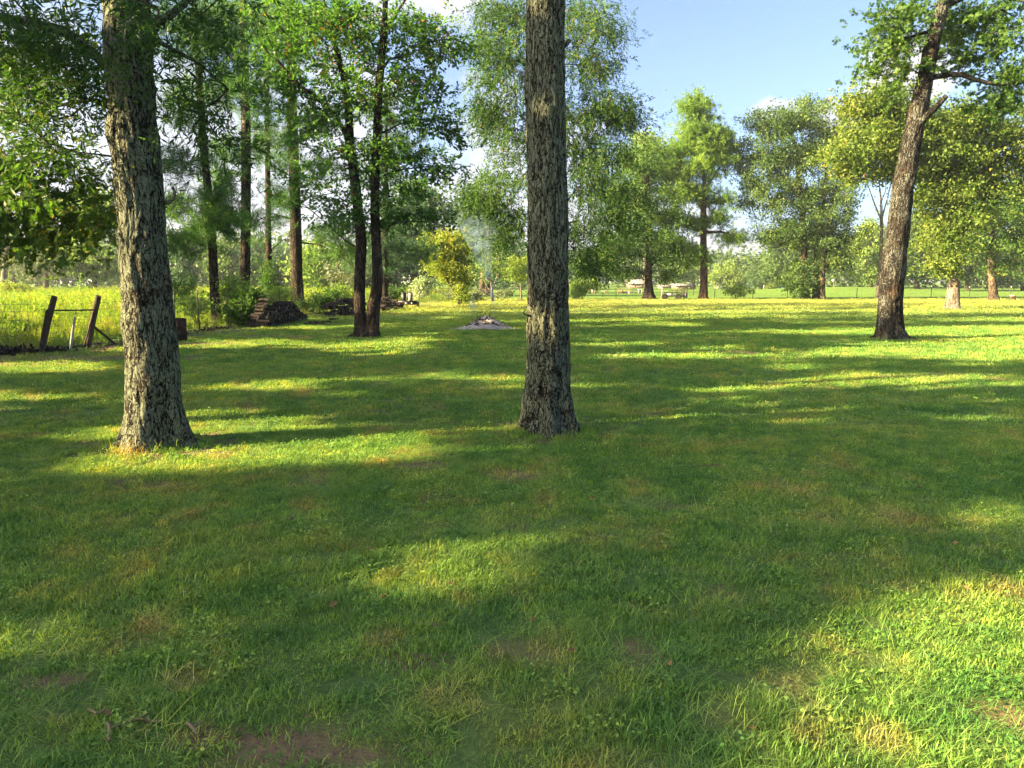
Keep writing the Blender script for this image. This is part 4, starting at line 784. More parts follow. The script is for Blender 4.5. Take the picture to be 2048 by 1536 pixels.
tree('oak_tree', 'broad oak turning yellow on a bright bare lower trunk, nearest of the far trees', [g5, P(1908, 560, Y5), P(1911, 500, Y5), P(1915, 440, Y5), P(1918, 370, Y5), P(1920, 300, Y5), P(1925, 230, Y5)], [.40, .34, .30, .27, .22, .15, .06], Y5,
     limbs=[([P(1935, 330, Y5), P(1932, 290, Y5), P(1918, 240, Y5 - .5), P(1902, 210, Y5 - .8)], .2, .07), ([P(1915, 400, Y5), P(1900, 385, Y5), P(1870, 355, Y5), P(1840, 340, Y5)], .13, .05), ([P(1917, 380, Y5), P(1870, 330, Y5), P(1800, 350, Y5), P(1710, 358, Y5)], .12, .03), ([P(1918, 390, Y5), P(1960, 350, Y5), P(2000, 320, Y5), P(2060, 290, Y5)], .15, .06)],
     blobs=[(1740, 210, 50, 30, 36, 2.5), (1800, 230, 60, 40, 46, 3), (1740, 290, 80, 45, 60, 3.5), (1830, 300, 80, 50, 64, 3.5), (1700, 330, 55, 24, 22, 2.4), (1790, 345, 60, 14, 14, 2), (1900, 260, 70, 60, 56, 3.5), (1990, 270, 70, 60, 50, 3.5), (1870, 390, 60, 40, 34, 3), (1960, 380, 70, 50, 46, 3.5), (1900, 460, 50, 40, 34, 2.4, -0.6), (1890, 525, 26, 24, 14, 1.4, -0.8), (1930, 330, 100, 50, 50, 3), (2070, 330, 60, 60, 30, 3)],
     leaf='clump_s', size=1.0, per=14, leafm='leaf_yellow', bark='bark_pale', group=FG, seed=85, flare=0.35, fh=0.5, spread=0.6, twig=0.0125, seg=0.9, amp=0.03, carve=False, node_from=0.4)
tree('oak_tree', 'dark oak behind the yellowing oak, its grey trunk next to the sawn stump', [far_base(1983, 70), P(1983, 540, 70), P(1984, 480, 70), P(1985, 400, 70)], [.38, .3, .26, .1], 70,
     blobs=[(1990, 440, 60, 45, 40, 4), (1950, 490, 60, 30, 24, 4), (2030, 480, 50, 45, 34, 4), (1930, 430, 50, 40, 24, 4), (2040, 410, 50, 50, 30, 4), (2010, 540, 40, 14, 8, 3)], per=8, seed=86, **{**kx, 'leafm': 'leaf_oak'})
tree('small_fruit_tree', 'upright pear tree with orange-yellow leaves and leafy base near the fence corner', [G(920, 612), P(918, 580, 56), P(914, 540, 56), P(905, 500, 56)], [.14, .11, .09, .03], 56,
     limbs=[([P(919, 600, 56), P(900, 570, 56), P(880, 530, 56.3)], .07, .02), ([P(920, 600, 56), P(928, 570, 56), P(930, 520, 56)], .05, .02)],
     blobs=[(890, 495, 46, 26, 42, 1.3), (880, 530, 42, 30, 42, 1.2), (908, 550, 42, 34, 42, 1.2), (856, 488, 18, 24, 14, 0.8), (930, 510, 26, 34, 20, 0.9), (925, 585, 20, 22, 18, 0.7), (895, 470, 30, 10, 8, 0.8)],
     leaf='clump_s', size=0.75, per=8, leafm='leaf_pear', bark='bark_dark', seed=87, spread=0.25, twig=0.009, seg=0.4, carve=False, flare=0.3)
tree('small_bare_tree', 'small grey tree with thin open crown beside the drifting smoke', [G(984, 604), P(984, 585, 65), P(982, 560, 65)], [.12, .09, .06], 65,
     limbs=[([P(984, 590, 65), P(968, 560, 65), P(962, 530, 65)], .05, .02), ([P(984, 585, 65), P(996, 550, 65), P(1000, 510, 65)], .05, .02), ([P(983, 575, 65), P(980, 540, 65), P(978, 490, 65)], .05, .02), ([P(984, 592, 65), P(970, 580, 65), P(955, 570, 65)], .04, .02)],
     blobs=[(980, 510, 34, 30, 20, 1.4), (970, 545, 30, 22, 12, 1.4), (1005, 540, 20, 26, 10, 1.2)], leaf='clump_s', size=0.8, per=4, leafm='leaf_far_light', bark='bark_pale', seed=88, spread=0.4, twig=0.012, seg=0.5, carve=False)
tree('small_fruit_tree', 'small fruit tree turning orange just beside the middle trunk', [far_base(1042, 72), P(1042, 580, 72), P(1040, 550, 72)], [.09, .07, .03], 72,
     limbs=[([P(1042, 585, 72), P(1030, 565, 72), P(1025, 545, 72)], .04, .02)], blobs=[(1038, 535, 26, 24, 26, 1.4), (1028, 555, 18, 14, 10, 1.0)], leaf='clump_s', size=0.9, per=7, leafm='leaf_pear', bark='bark_pale', seed=89, spread=0.3, twig=0.01, carve=False)

# trees beyond the meadow and beyond the pasture
BG = 'background trees beyond the fields'
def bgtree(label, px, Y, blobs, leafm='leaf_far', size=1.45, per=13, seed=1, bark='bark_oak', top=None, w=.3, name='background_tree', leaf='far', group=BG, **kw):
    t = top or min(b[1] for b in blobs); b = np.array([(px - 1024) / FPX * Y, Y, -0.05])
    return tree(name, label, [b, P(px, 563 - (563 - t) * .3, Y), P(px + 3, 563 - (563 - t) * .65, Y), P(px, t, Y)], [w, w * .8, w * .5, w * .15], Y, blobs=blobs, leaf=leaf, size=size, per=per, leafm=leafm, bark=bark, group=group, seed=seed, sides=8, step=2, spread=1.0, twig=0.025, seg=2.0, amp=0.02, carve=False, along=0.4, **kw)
bgtree('airy yellow-green tree standing just clear of the thick trunk by the gate', 192, 95, [(190, 440, 40, 50, 40), (150, 510, 45, 35, 26), (200, 530, 50, 35, 34), (215, 410, 25, 22, 12)], 'leaf_far_light', seed=101, per=7)
bgtree('grey brushy tree with dead twigs at the edge of the meadow', 95, 92, [(95, 520, 40, 30, 34), (60, 540, 40, 25, 22), (120, 545, 40, 25, 20)], 'leaf_grey', .9, 3, 102, bark='bark_pale')
bgtree('pale dead trunk with bare whitish twigs at the picture edge behind yellow flowers', 12, 88, [(10, 470, 30, 60, 40), (40, 520, 30, 40, 24), (-20, 450, 50, 70, 30)], 'leaf_grey', .6, 2, 103, bark='bark_pale', top=360, w=.35)
bgtree('yellowish scrubby tree behind the grey brush in the meadow', 30, 110, [(30, 520, 50, 40, 26), (-30, 490, 60, 60, 26)], 'leaf_far_light', seed=104)
bgtree('blue-green tree seen through the gap beyond the thick trunk and the bent pine', 385, 120, [(380, 520, 45, 45, 26), (350, 550, 40, 20, 12), (330, 500, 40, 40, 16)], 'leaf_far_blue', seed=105)
bgtree('pale round tree behind the three closest pine trunks', 450, 118, [(450, 530, 40, 36, 22), (500, 540, 40, 30, 16)], 'leaf_far', seed=106)
bgtree('soft green tree behind the thinnest pine', 560, 125, [(555, 530, 40, 36, 20), (520, 510, 30, 26, 10)], 'leaf_far_blue', seed=107)
bgtree('light feathery green tree in the meadow behind the woodpiles', 650, 88, [(645, 540, 36, 34, 26), (625, 520, 24, 26, 12)], 'leaf_far_light', seed=108)
bgtree('silvery spreading shrub-like tree right behind the twin-stemmed tree', 695, 84, [(690, 550, 40, 26, 26), (720, 540, 30, 30, 16)], 'leaf_grey', .8, 6, 109)
bgtree('massive dark blue-green tree filling the gap beyond the twin-stemmed tree', 835, 92, [(830, 440, 70, 50, 60), (790, 500, 60, 50, 50), (860, 510, 50, 50, 40), (850, 395, 40, 30, 20), (760, 560, 40, 20, 14)], 'leaf_far_blue', seed=110, per=9, w=.5)
bgtree('tall hazy tree behind the pear tree and the smoke', 965, 115, [(960, 420, 40, 50, 34), (980, 490, 60, 50, 44), (920, 450, 40, 40, 20), (1010, 540, 50, 30, 24)], 'leaf_far_blue', seed=111, per=8, w=.4)
bgtree('light pine top showing above the drooping willow oak foliage', 975, 100, [(972, 360, 26, 26, 14), (968, 400, 30, 26, 14)], 'needle_sun', .9, 9, 112, leaf='needle_far', name='pine_tree')
bgtree('pointed light green tree rising behind the dark dense oak', 1290, 160, [(1288, 285, 26, 30, 18), (1285, 330, 42, 36, 34), (1290, 400, 50, 50, 34), (1330, 320, 26, 26, 12)], 'leaf_far_light', seed=113, w=.4)
bgtree('mint green tree low between the dark oak and the domed pine', 1385, 180, [(1382, 540, 30, 26, 20), (1345, 550, 30, 18, 10)], 'leaf_far_light', 1.4, seed=114)
bgtree('round olive tree in the distance past the domed pine trunk', 1462, 190, [(1460, 552, 40, 28, 40)], 'leaf_far_light', 1.5, seed=115)
bgtree('hazy dark tree beside the round olive tree in the distance', 1520, 180, [(1525, 548, 28, 32, 26), (1550, 540, 24, 34, 18)], 'leaf_far', 1.5, seed=116)
bgtree('mid green tree between the open sky gap and the ivy-clad oak', 1585, 150, [(1580, 520, 45, 40, 40), (1560, 480, 30, 30, 18), (1550, 550, 30, 20, 12)], 'leaf_far', seed=117)
bgtree('bright green cedar-like tree behind the bare-limbed tree', 1738, 150, [(1738, 500, 30, 50, 34), (1745, 460, 16, 24, 10), (1730, 555, 30, 18, 12)], 'leaf_far_light', seed=118)
bgtree('deep green tree filling the space behind the leaning trunk', 1830, 140, [(1830, 470, 45, 50, 44), (1850, 530, 45, 35, 34), (1800, 540, 30, 30, 16)], 'leaf_far', seed=119, w=.4)
bgtree('dark low tree beyond the pasture behind the yellowing oak', 1930, 150, [(1925, 530, 50, 35, 34), (1960, 500, 40, 40, 24)], 'leaf_far', seed=120)
bgtree('tall green tree at the picture edge beyond the pasture', 2040, 145, [(2040, 500, 50, 60, 44), (2060, 400, 60, 60, 34), (2010, 560, 40, 16, 10)], 'leaf_far', seed=121, w=.4)
bgtree('green tree off beyond the pasture past the picture edge', 2180, 100, [(2180, 450, 90, 90, 60)], 'leaf_far', seed=122, w=.4)
bgtree('dark tree hidden low behind the drooping willow oak', 1140, 170, [(1150, 530, 60, 36, 30), (1200, 545, 50, 24, 16)], 'leaf_far_blue', 1.4, seed=123)

# neighbouring red oak: its trunk stands outside the picture, a leafy branch reaches in
Yr = 8.6
tree('red_oak_tree', 'leafy branches of lobed oak leaves reaching in over the meadow from beyond the picture edge', [np.array([-10.2, 8.9, -.05]), np.array([-10.1, 8.9, 3]), np.array([-10.0, 8.8, 6.5]), np.array([-9.9, 8.7, 9.5])], [.3, .25, .18, .06], Yr,
     limbs=[([np.array([-10.1, 8.9, 3.6]), P(-400, 330, Yr), P(-150, 360, Yr), P(20, 375, Yr), P(130, 410, Yr)], .07, .012), ([np.array([-10.0, 8.8, 4.5]), P(-300, 150, Yr), P(-80, 190, Yr - .3), P(60, 240, Yr - .3)], .06, .012)],
     blobs=[(20, 365, 90, 18, 16, .9), (95, 400, 70, 16, 13, .8), (150, 432, 52, 15, 10, .6), (50, 440, 80, 16, 13, .8), (120, 472, 50, 14, 8, .5), (185, 455, 24, 12, 4, .4), (175, 395, 30, 10, 4, .4), (10, 480, 50, 14, 6, .6), (-60, 330, 90, 50, 20, .9), (0, 170, 90, 50, 16, 1.0), (-60, 60, 120, 120, 24, 1.0), (80, 340, 50, 10, 5, .5), (160, 340, 40, 10, 4, .4)],
     wblobs=[((-9.6, 8.7, 7.5), (2.6, 2.4, 2.0), 60)], leaf='lobed', size=.46, per=13, leafm='leaf_willow', bark='bark_oak', seed=24, sides=14, step=.5, spread=.34, twig=.0045, droop=.35, seg=.3, r0max=.03, node_from=.2)
# ------------------------------------------------------------------ the yard trees outside the frame that shade the lawn (sun comes from there)
OG = 'yard trees beside the lawn out of view'
def shade_tree(x, y, h, w, lean=0.0, seed=1, n=150, low=3.5):
    c = [((x + lean, y, h * .62), (w, w, h * .30), n), ((x + lean * 1.5 + .8, y - .7, h * .84), (w * .7, w * .7, h * .18), n // 2), ((x - .5, y + .6, low + 1.6), (w * 1.05, w * 1.05, 1.9), n // 2)]
    tree('shade_tree', 'large leafy oak of the yard standing outside the picture and shading the lawn', [np.array([x, y, -0.05]), np.array([x + .1, y, h * .3]), np.array([x + lean * .6, y, h * .6]), np.array([x + lean, y, h * .95])], [.34, .28, .2, .05], None,
         wblobs=c, leaf='clump', size=1.25, per=7, leafm='leaf_oak', bark='bark_oak', group=OG, seed=seed, sides=12, step=1.0, spread=0.6, twig=0.012, seg=0.9, amp=0.02, r0max=0.16)
for k, (x, y, h, w) in enumerate([(-19, 5, 14, 4.2), (-24, -2.0, 16, 4.6), (-31, 3.5, 18, 5.0), (-25, 13.5, 15, 4.0), (-34, -5.0, 19, 5.2), (-38, 9, 19, 5.0), (-16, -9, 13, 3.8), (-43, 0, 20, 5.2), (-18.5, 14.5, 11, 3.0), (-46, -8.6, 21, 5.0), (-23.5, 20.5, 14, 3.8), (-34, 19.5, 18, 4.6), (-30, 28, 15, 4.0), (-41, 27, 19, 4.8)]):
    shade_tree(x, y, h, w, rng.uniform(-.8, .8), 200 + k)
# ------------------------------------------------------------------ materials of the small things
M['post_wood'] = m_plain('weathered_post', (0.055, 0.043, 0.032), 0.9, 0.5, 9, 0.1, 0, (1, 1, .12))
M['post_grey'] = m_plain('grey_post', (0.28, 0.27, 0.24), 0.8, 0.3, 9, 0.2)
M['steel_dark'] = m_plain('rusty_steel', (0.05, 0.036, 0.028), 0.7, 0.4, 20, 0.3, 0.3)
M['tpost'] = m_plain('fence_post_steel', (0.045, 0.05, 0.035), 0.7, 0.4, 20, 0.3)
M['wire'] = m_plain('galvanised_wire', (0.07, 0.065, 0.055), 0.5, 0.3, 20, 0.4, 0.5)
M['rust_red'] = m_plain('rust_barrel', (0.022, 0.009, 0.007), 0.75, 0.5, 6, 0.3)
M['log_bark'] = m_plain('log_bark', (0.03, 0.025, 0.021), 0.95, 0.5, 14, 0.1)
M['log_end'] = m_plain('log_end', (0.065, 0.053, 0.043), 0.9, 0.45, 10, 0.1)
M['log_pale'] = m_plain('log_split', (0.15, 0.11, 0.082), 0.9, 0.35, 10, 0.1)
M['ash'] = m_plain('ash', (0.36, 0.32, 0.29), 1.0, 0.5, 7, 0.05)
M['char'] = m_plain('char', (0.03, 0.027, 0.026), 0.95, 0.5, 9, 0.1)
M['stone'] = m_plain('field_stone', (0.12, 0.105, 0.085), 0.95, 0.45, 8, 0.1)
M['dark_paint'] = m_plain('dark_paint', (0.018, 0.019, 0.02), 0.5, 0.3, 8, 0.4)
M['red_paint'] = m_plain('red_reflector', (0.35, 0.02, 0.03), 0.3, 0.1, 8, 0.5)
M['white_paint'] = m_plain('white_paint', (0.5, 0.49, 0.46), 0.6, 0.08, 4, 0.3)
M['tyre'] = m_plain('tyre', (0.02, 0.02, 0.02), 0.9, 0.2, 8, 0.2)
M['tan_wall'] = m_plain('tan_wall', (0.17, 0.135, 0.1), 0.9, 0.1, 3, 0.1)
M['roof_pale'] = m_plain('pale_roof', (0.22, 0.21, 0.19), 0.7, 0.1, 3, 0.2)
M['brown_wood'] = m_plain('brown_boards', (0.17, 0.105, 0.07), 0.9, 0.35, 6, 0.1)
M['grey_wood'] = m_plain('grey_boards', (0.24, 0.22, 0.19), 0.9, 0.3, 6, 0.1)
M['teal'] = m_plain('teal_tarp', (0.12, 0.5, 0.38), 0.5, 0.2, 3, 0.3)
M['car_silver'] = m_plain('silver_paint', (0.5, 0.52, 0.54), 0.3, 0.05, 2, 0.5, 0.3)
M['glass_dark'] = m_plain('dark_glass', (0.03, 0.035, 0.04), 0.1, 0.1, 2, 0.5)
M['dead_leaf'] = m_plain('dead_leaf', (0.20, 0.125, 0.05), 0.9, 0.4, 9, 0.1)
M['twig_grey'] = m_plain('fallen_twig', (0.15, 0.115, 0.07), 0.9, 0.35, 9, 0.1)
M['cut_wood'] = m_plain('cut_wood', (0.5, 0.4, 0.24), 0.8, 0.2, 9, 0.1)
r = np.random.default_rng(77)
def gz(p): p = np.array(p, float); p[2] = float(hgt(np.array([p[0]]), np.array([p[1]]))[0]); return p
def bar(mb, a, b, w, d=None, mat_i=0):
    a, b = np.array(a, float), np.array(b, float); v = b - a; ln = np.linalg.norm(v); v /= ln; u, w2 = frame_of(v)
    Rm = np.stack([u, w2, v], 1); box(mb, (a + b) / 2, (w, d or w, ln), Rm, mat_i); return mb

# ------------------------------------------------------------------ fences
def wire_net(a_pts, hts, vstep=0.16, rows=(0.08, 0.22, 0.36, 0.5, 0.68, 0.86, 1.0), rad=0.0022, sag=0.012):
    mb = MB(); Pp = np.array(a_pts, float); d = np.concatenate([[0], np.cumsum(np.linalg.norm(np.diff(Pp[:, :2], axis=0), axis=1))]); n = max(2, int(d[-1] / 0.6)); s = np.linspace(0, d[-1], n)
    base = np.stack([np.interp(s, d, Pp[:, 0]), np.interp(s, d, Pp[:, 1])], -1); h = np.interp(s, d, hts); z0 = hgt(base[:, 0], base[:, 1])
    for q in rows: tube(mb, np.column_stack([base, z0 + h * q + r.normal(size=n) * sag]), rad, 3)
    if vstep:
        for t in np.arange(0, d[-1], vstep):
            x, y = np.interp(t, d, Pp[:, 0]), np.interp(t, d, Pp[:, 1]); hh = np.interp(t, d, hts); z = hgt(np.array([x]), np.array([y]))[0]
            tube(mb, [[x, y, z + 0.05], [x + r.normal() * .01, y + r.normal() * .01, z + hh * .5], [x, y, z + hh]], rad * .9, 3)
    return mb
pA, pB = G(79, 708), G(173, 697)
def post(mb, base, top, r0, n=10):
    p = smooth_path([base - np.array([0, 0, .1]), (base + top) / 2, top], .15); tube(mb, p, np.linspace(r0 * 1.08, r0 * .95, len(p)) * (1 + r.normal(size=len(p)) * .02), n, cap=True)
topA = P(109, 593, pA[1] - .1); topB = P(197, 592, pB[1] - .1)
f1 = thing('wire_fence', 'wire fence panel on the near side of the gate, held by a leaning post', 'fence', (*pA[:2], 0))
mb = MB(); post(mb, pA, topA, .075); part('post', mb, M['post_wood'], f1, True, 'thick dark wooden post leaning over')
part('wire_net', wire_net([(-16.5, 18.4), (-13, 18.55), (pA[0] - .1, pA[1])], [1.2, 1.18, 1.18], 0.155, rad=0.0048), M['wire'], f1)
mb = MB(); post(mb, gz((-14.6, 18.45, 0)), gz((-14.6, 18.45, 0)) + [0, 0, 1.3], .03); part('post', mb, M['tpost'], f1)
gt = thing('pipe_gate', 'narrow gate of dark steel pipe and wire between two leaning wooden posts', 'gate', (*((pA + pB) / 2)[:2], 0))
a, b = P(93, 621, pA[1] - .15), P(188, 620, pB[1] - .15); c_, d_ = P(78, 700, pA[1] - .15), P(168, 694, pB[1] - .15)
for q0, q1 in ((a, b), (a, c_), (b, d_), (P(78, 698, pA[1] - .15), P(166, 692, pB[1] - .15))):
    mb = MB(); tube(mb, [q0, (q0 + q1) / 2, q1], .02, 8, cap=True); part('rail', mb, M['steel_dark'], gt)
mb = MB(); bar(mb, P(93, 629, pA[1] - .16), P(103, 629, pA[1] - .16), .02); part('latch', mb, M['steel_dark'], gt)
mb = MB()
for k in range(9): t = (k + .5) / 9; tube(mb, [a + (b - a) * t, (a + (b - a) * t + c_ + (d_ - c_) * t) / 2 + [0, .02, 0], c_ + (d_ - c_) * t], .0035, 3)
for k in range(6): t = (k + .5) / 6; tube(mb, [a + (c_ - a) * t, b + (d_ - b) * t], .0035, 3)
part('wire_net', mb, M['wire'], gt)
wp = thing('pipe_post', 'pale grey slanting pipe stuck in the ground in front of the gate', 'post', (*G(139, 703)[:2], 0)); mb = MB(); g_ = G(139, 703); tube(mb, [g_ - [0, 0, .1], P(145, 665, g_[1]), P(150, 634, g_[1])], .032, 10, cap=True); part('pipe', mb, M['post_grey'], wp, True)
f2 = thing('wire_fence', 'long woven wire fence on steel posts running beside the meadow past the pines', 'fence', (*pB[:2], 0))
mb = MB(); post(mb, pB, topB, .075); part('post', mb, M['post_wood'], f2, True, 'thick dark wooden post leaning over')
mb = MB(); q = G(236, 692); tube(mb, [topB * .45 + pB * .55, (topB * .45 + pB * .55 + q) / 2, q], .035, 8, cap=True); part('brace', mb, M['post_wood'], f2, True)
fy = [(x, y) for x, y in FENCE[2:]]
part('wire_net', wire_net([(pB[0], pB[1])] + fy[1:], [1.18] * (len(fy)), 0.3, rad=0.0045), M['wire'], f2)
for y in (22.6, 25.2, 27.6, 30.2, 33, 36, 39.5, 43.5, 47.5, 52, 56, 60.5, 64, 67.5, 71, 74.5):
    x = float(fence_x(y)); g_ = gz((x, y, 0)); mb = MB(); bar(mb, g_ - [0, 0, .1], g_ + [r.normal() * .05, r.normal() * .04, 1.45], .035, .03); part('post', mb, M['tpost'], f2)
f3 = thing('wire_fence', 'wire fence on thin steel posts crossing behind the far edge of the mown lawn', 'fence', (-3.6, 77, 0))
part('wire_net', wire_net([(-3.6, 77), (20, 77.1), (60, 77)], [1.1] * 3, 0.6, rad=0.004), M['wire'], f3)
for px in (1038, 1135, 1231, 1302, 1365, 1427, 1503, 1571, 1709, 1857, 1932, 2015, 2075, 1640, 1790):
    Yp = 77.0; x = (px - 1024) / FPX * Yp; mb = MB(); g_ = gz((x, Yp, 0)); bar(mb, g_ - [0, 0, .1], g_ + [r.normal() * .03, 0, 1.12], .05); part('post', mb, [M['tpost']], f3)
    if px > 1800:
        mb = MB(); bar(mb, g_ + [0, 0, 1.12], g_ + [0, 0, 1.28], .055); part('post_cap', mb, M['white_paint'], f3)

# ------------------------------------------------------------------ barrel
g_ = G(359, 684); bz = thing('steel_barrel', 'dark rusty red steel barrel standing behind the thick trunk by the fence', 'barrel', (*g_[:2], 0)); Rb = .22; hb = .68
mb = MB(); zs = np.array([0, .02, .2, .215, .23, .245, .44, .455, .47, .485, hb - .02, hb]); rs = np.array([.97, 1, 1, 1.03, 1.03, 1, 1, 1.03, 1.03, 1, 1, .98]) * Rb
tube(mb, np.column_stack([np.full(12, g_[0]), np.full(12, g_[1]), zs]), rs, 28, cap=False); part('body', mb, M['rust_red'], bz, True)
mb = MB(); th = np.linspace(0, 2 * math.pi, 29); tube(mb, np.column_stack([g_[0] + Rb * np.cos(th), g_[1] + Rb * np.sin(th), np.full(29, hb)]), .012, 6); part('rim', mb, M['rust_red'], bz, True)

# ------------------------------------------------------------------ firewood
def log_mesh(k):
    mb = MB(); n = 7; rr_ = .085 * r.uniform(.8, 1.2); ln = .42 * r.uniform(.9, 1.1); th = np.sort(r.uniform(0, 2 * math.pi, n)) if k % 2 else np.arange(n) * 2 * math.pi / n
    rad = rr_ * r.uniform(.75, 1.15, n); V0 = np.column_stack([rad * np.cos(th), np.full(n, -ln / 2), rad * np.sin(th)]); V1 = V0 + [0, ln, 0]; V1[:, [0, 2]] *= r.uniform(.85, 1.1)
    mb.add(np.vstack([V0, V1]), [[i, (i + 1) % n, n + (i + 1) % n, n + i] for i in range(n)], 0)
    for V, fl in ((V0, 0), (V1, 1)): mb.add(np.vstack([V, V.mean(0)]), [[i, (i + 1) % n, n] for i in range(n)], 1)
    o = mb.build('firewood_log', [M['log_bark'], M['log_pale'] if k >= 8 else M['log_end']]); COL.objects.unlink(o); return o.data
LM = [log_mesh(k) for k in range(11)]
def log_at(p, rz, tilt, label, group, k=None, roll=0):
    o = bpy.data.objects.new('firewood_log', LM[k if k is not None else int(r.integers(0, 11) if r.uniform() < .12 else r.integers(0, 8))]); COL.objects.link(o); o.location = p; o.rotation_euler = (tilt, roll, rz); tag(o, label, 'log', group)
def pile(A, B, prof, label, group, dd=.108, yaw=0.0, depth=2, lift=0.0):
    A, B = gz(A), gz(B); v = B - A; L_ = np.linalg.norm(v[:2]); ang = math.atan2(v[1], v[0]); u = v / L_
    for row in range(30):
        z = lift + row * dd * .9; n = int(L_ / dd)
        for i in range(n):
            t = (i + .5 * (row % 2) + .5) / n; h = np.interp(t, prof[0], prof[1])
            if z + dd * .5 > h: continue
            vis = 1
            p = A + u * t * L_ + np.array([0, 0, z + dd * .5]) + r.normal(size=3) * [.035, .07, .03]
            log_at(p, ang + yaw + r.normal() * .12, r.normal() * .03, label, group, roll=r.uniform(0, 6))
WG = 'split logs of the dome-topped woodpile closest to the bent pine'
pile(G(522, 656), G(607, 640), ([0, .12, .35, .6, .8, 1], [.25, .6, .84, .93, .5, .14]), 'dark split firewood log stacked in the dome-topped woodpile closest to the bent pine', WG, .165)
for k in range(9):
    t = k / 8; p = G(503, 655) * (1 - t) + G(522, 654) * t; p[2] = .08 + .12 * k; log_at(p + np.array([.0 + .02 * k, r.normal() * .04, 0]), math.pi / 2 - .3 + r.normal() * .12, 0, 'weathered log lying crosswise on the stepped end of the dome-topped woodpile', 'crosswise logs at the stepped end of the dome-topped woodpile', 8 + k % 3)
pile(G(650, 634), G(724, 630), ([0, .1, .5, .8, 1], [.5, .75, .85, 1.0, 1.1]), 'dark split log stacked in the woodpile half hidden by the twin-stemmed tree', 'split logs of the woodpile half hidden by the twin-stemmed tree', .2)
pile(G(757, 624), G(802, 620), ([0, .3, .6, 1], [.85, .9, .6, .4]), 'short log in the low woodpile between the twin-stemmed tree and the loaded cart', 'logs of the low woodpile beside the loaded cart', .24)
for px, py, rz_ in ((617, 650, .2), (628, 646, .5), (640, 649, .1), (652, 644, .8), (668, 641, .3)): log_at(gz(G(px, py)) + np.array([0, 0, .05]), rz_ + 1.2, 0, 'loose grey log lying in the grass between two woodpiles', 'loose logs in the grass between the woodpiles', roll=r.uniform(0, 6))

def rock_mesh(s=1.0, n=2):
    mb = MB(); th = np.arange(9) * 2 * math.pi / 9; rings = []; 
    for ph in (0.05, .5, 1.0, 1.4): rings.append(np.column_stack([np.cos(th) * math.cos(ph), np.sin(th) * math.cos(ph), np.full(9, math.sin(ph) * .6)]) * r.uniform(.75, 1.15, (9, 1)))
    V = np.vstack(rings + [[[0, 0, .6]]]); F = [[k * 9 + i, k * 9 + (i + 1) % 9, (k + 1) * 9 + (i + 1) % 9, (k + 1) * 9 + i] for k in range(3) for i in range(9)]
    mb.add(V, F); mb.add(V, [[27 + i, 27 + (i + 1) % 9, 36] for i in range(9)]); o = mb.build('field_stone', M['stone']); COL.objects.unlink(o); return o.data
RM = [rock_mesh() for _ in range(5)]
for k, (px, py, s) in enumerate([(384, 668, .16), (392, 672, .12), (400, 674, .2), (409, 671, .15), (417, 673, .13), (428, 670, .18), (438, 668, .14), (447, 667, .2), (460, 664, .12), (470, 664, .22), (482, 662, .17), (232, 693, .14), (239, 694, .1), (190, 690, .16), (202, 689, .12), (500, 663, .16), (512, 662, .12)]):
    o = bpy.data.objects.new('field_stone', RM[k % 5]); COL.objects.link(o); o.location = gz(G(px, py)) - np.array([0, 0, .02]); o.scale = (s, s, s * .8); o.rotation_euler = (0, 0, r.uniform(0, 6)); tag(o, 'mossy dark stone edging the strip below the wire fence' if px > 300 else 'dark stone lying at the foot of the gate brace and post', 'stone', 'stones at the foot of the wire fence' if px > 300 else 'stones at the foot of the gate')
# piled leaf mould against the fence foot, more than one could count
mb = MB(); n = 5200; x = r.uniform(-17, -10.6, n); y = np.where(x < -11.6, 18.45 + r.normal(size=n) * .22, 18.7 + (x + 11.6) * 1.2 + r.normal(size=n) * .3); 
y = np.where(x > -11.25, r.uniform(18.8, 30, n), y); x = np.where(x > -11.25, np.interp(y, FENCE[1:, 1], FENCE[1:, 0]) + .15 + r.normal(size=n) * .25, x)
h = hgt(x, y) + np.abs(r.normal(size=n)) * .055 * np.exp(-((y - 18.5) / 1.2) ** 2) + .01; V = []
for k in range(n): V += _quad_leaf(np.array([x[k], y[k], h[k]]), rdir(r), rdir(r, 2), r.uniform(.06, .16), r.uniform(.03, .08))
mb.add(V, np.arange(4 * n).reshape(-1, 4), 0, r.uniform(0, 1, n)); o = mb.build('leaf_litter', M['log_bark']); tag(o, 'dark rotting leaves and twigs heaped along the foot of the wire fence', kind='stuff')

# ------------------------------------------------------------------ loaded cart by the woodpile
def wheel(root, c, rad, w, ax=(1, 0, 0), name='wheel'):
    ax = np.array(ax, float); mb = MB(); c = np.array(c, float)
    tube(mb, [c - ax * w / 2, c - ax * w * .3, c + ax * w * .3, c + ax * w / 2], [rad * .9, rad, rad, rad * .9], 18, cap=True); o = part(name, mb, M['tyre'], root, True)
    mb = MB(); tube(mb, [c - ax * w * .53, c + ax * w * .53], rad * .45, 12, cap=True); h_ = part('hub', mb, M['steel_dark'], root); h_.parent = o; return o
Yc = 52.0; s_ = m_px(Yc); cx = lambda px: (px - 1024) * s_
ct = thing('garden_cart', 'low black cart with a red reflector, loaded with bins at the end of the woodpiles', 'cart', (cx(815), Yc, 0))
mb = MB(); box(mb, (cx(816), Yc, .30), (1.42, .9, .16)); box(mb, (cx(816), Yc - .42, .42), (1.42, .04, .1)); part('body', mb, M['dark_paint'], ct)
mb = MB(); box(mb, (cx(807), Yc - .46, .32), (.16, .02, .09)); part('reflector', mb, M['red_paint'], ct)
mb = MB(); box(mb, (cx(815.5), Yc - .46, .32), (.14, .02, .06)); part('plate', mb, M['white_paint'], ct)
mb = MB(); box(mb, (cx(826.5), Yc - .46, .33), (.1, .02, .05)); part('plate', mb, M['white_paint'], ct)
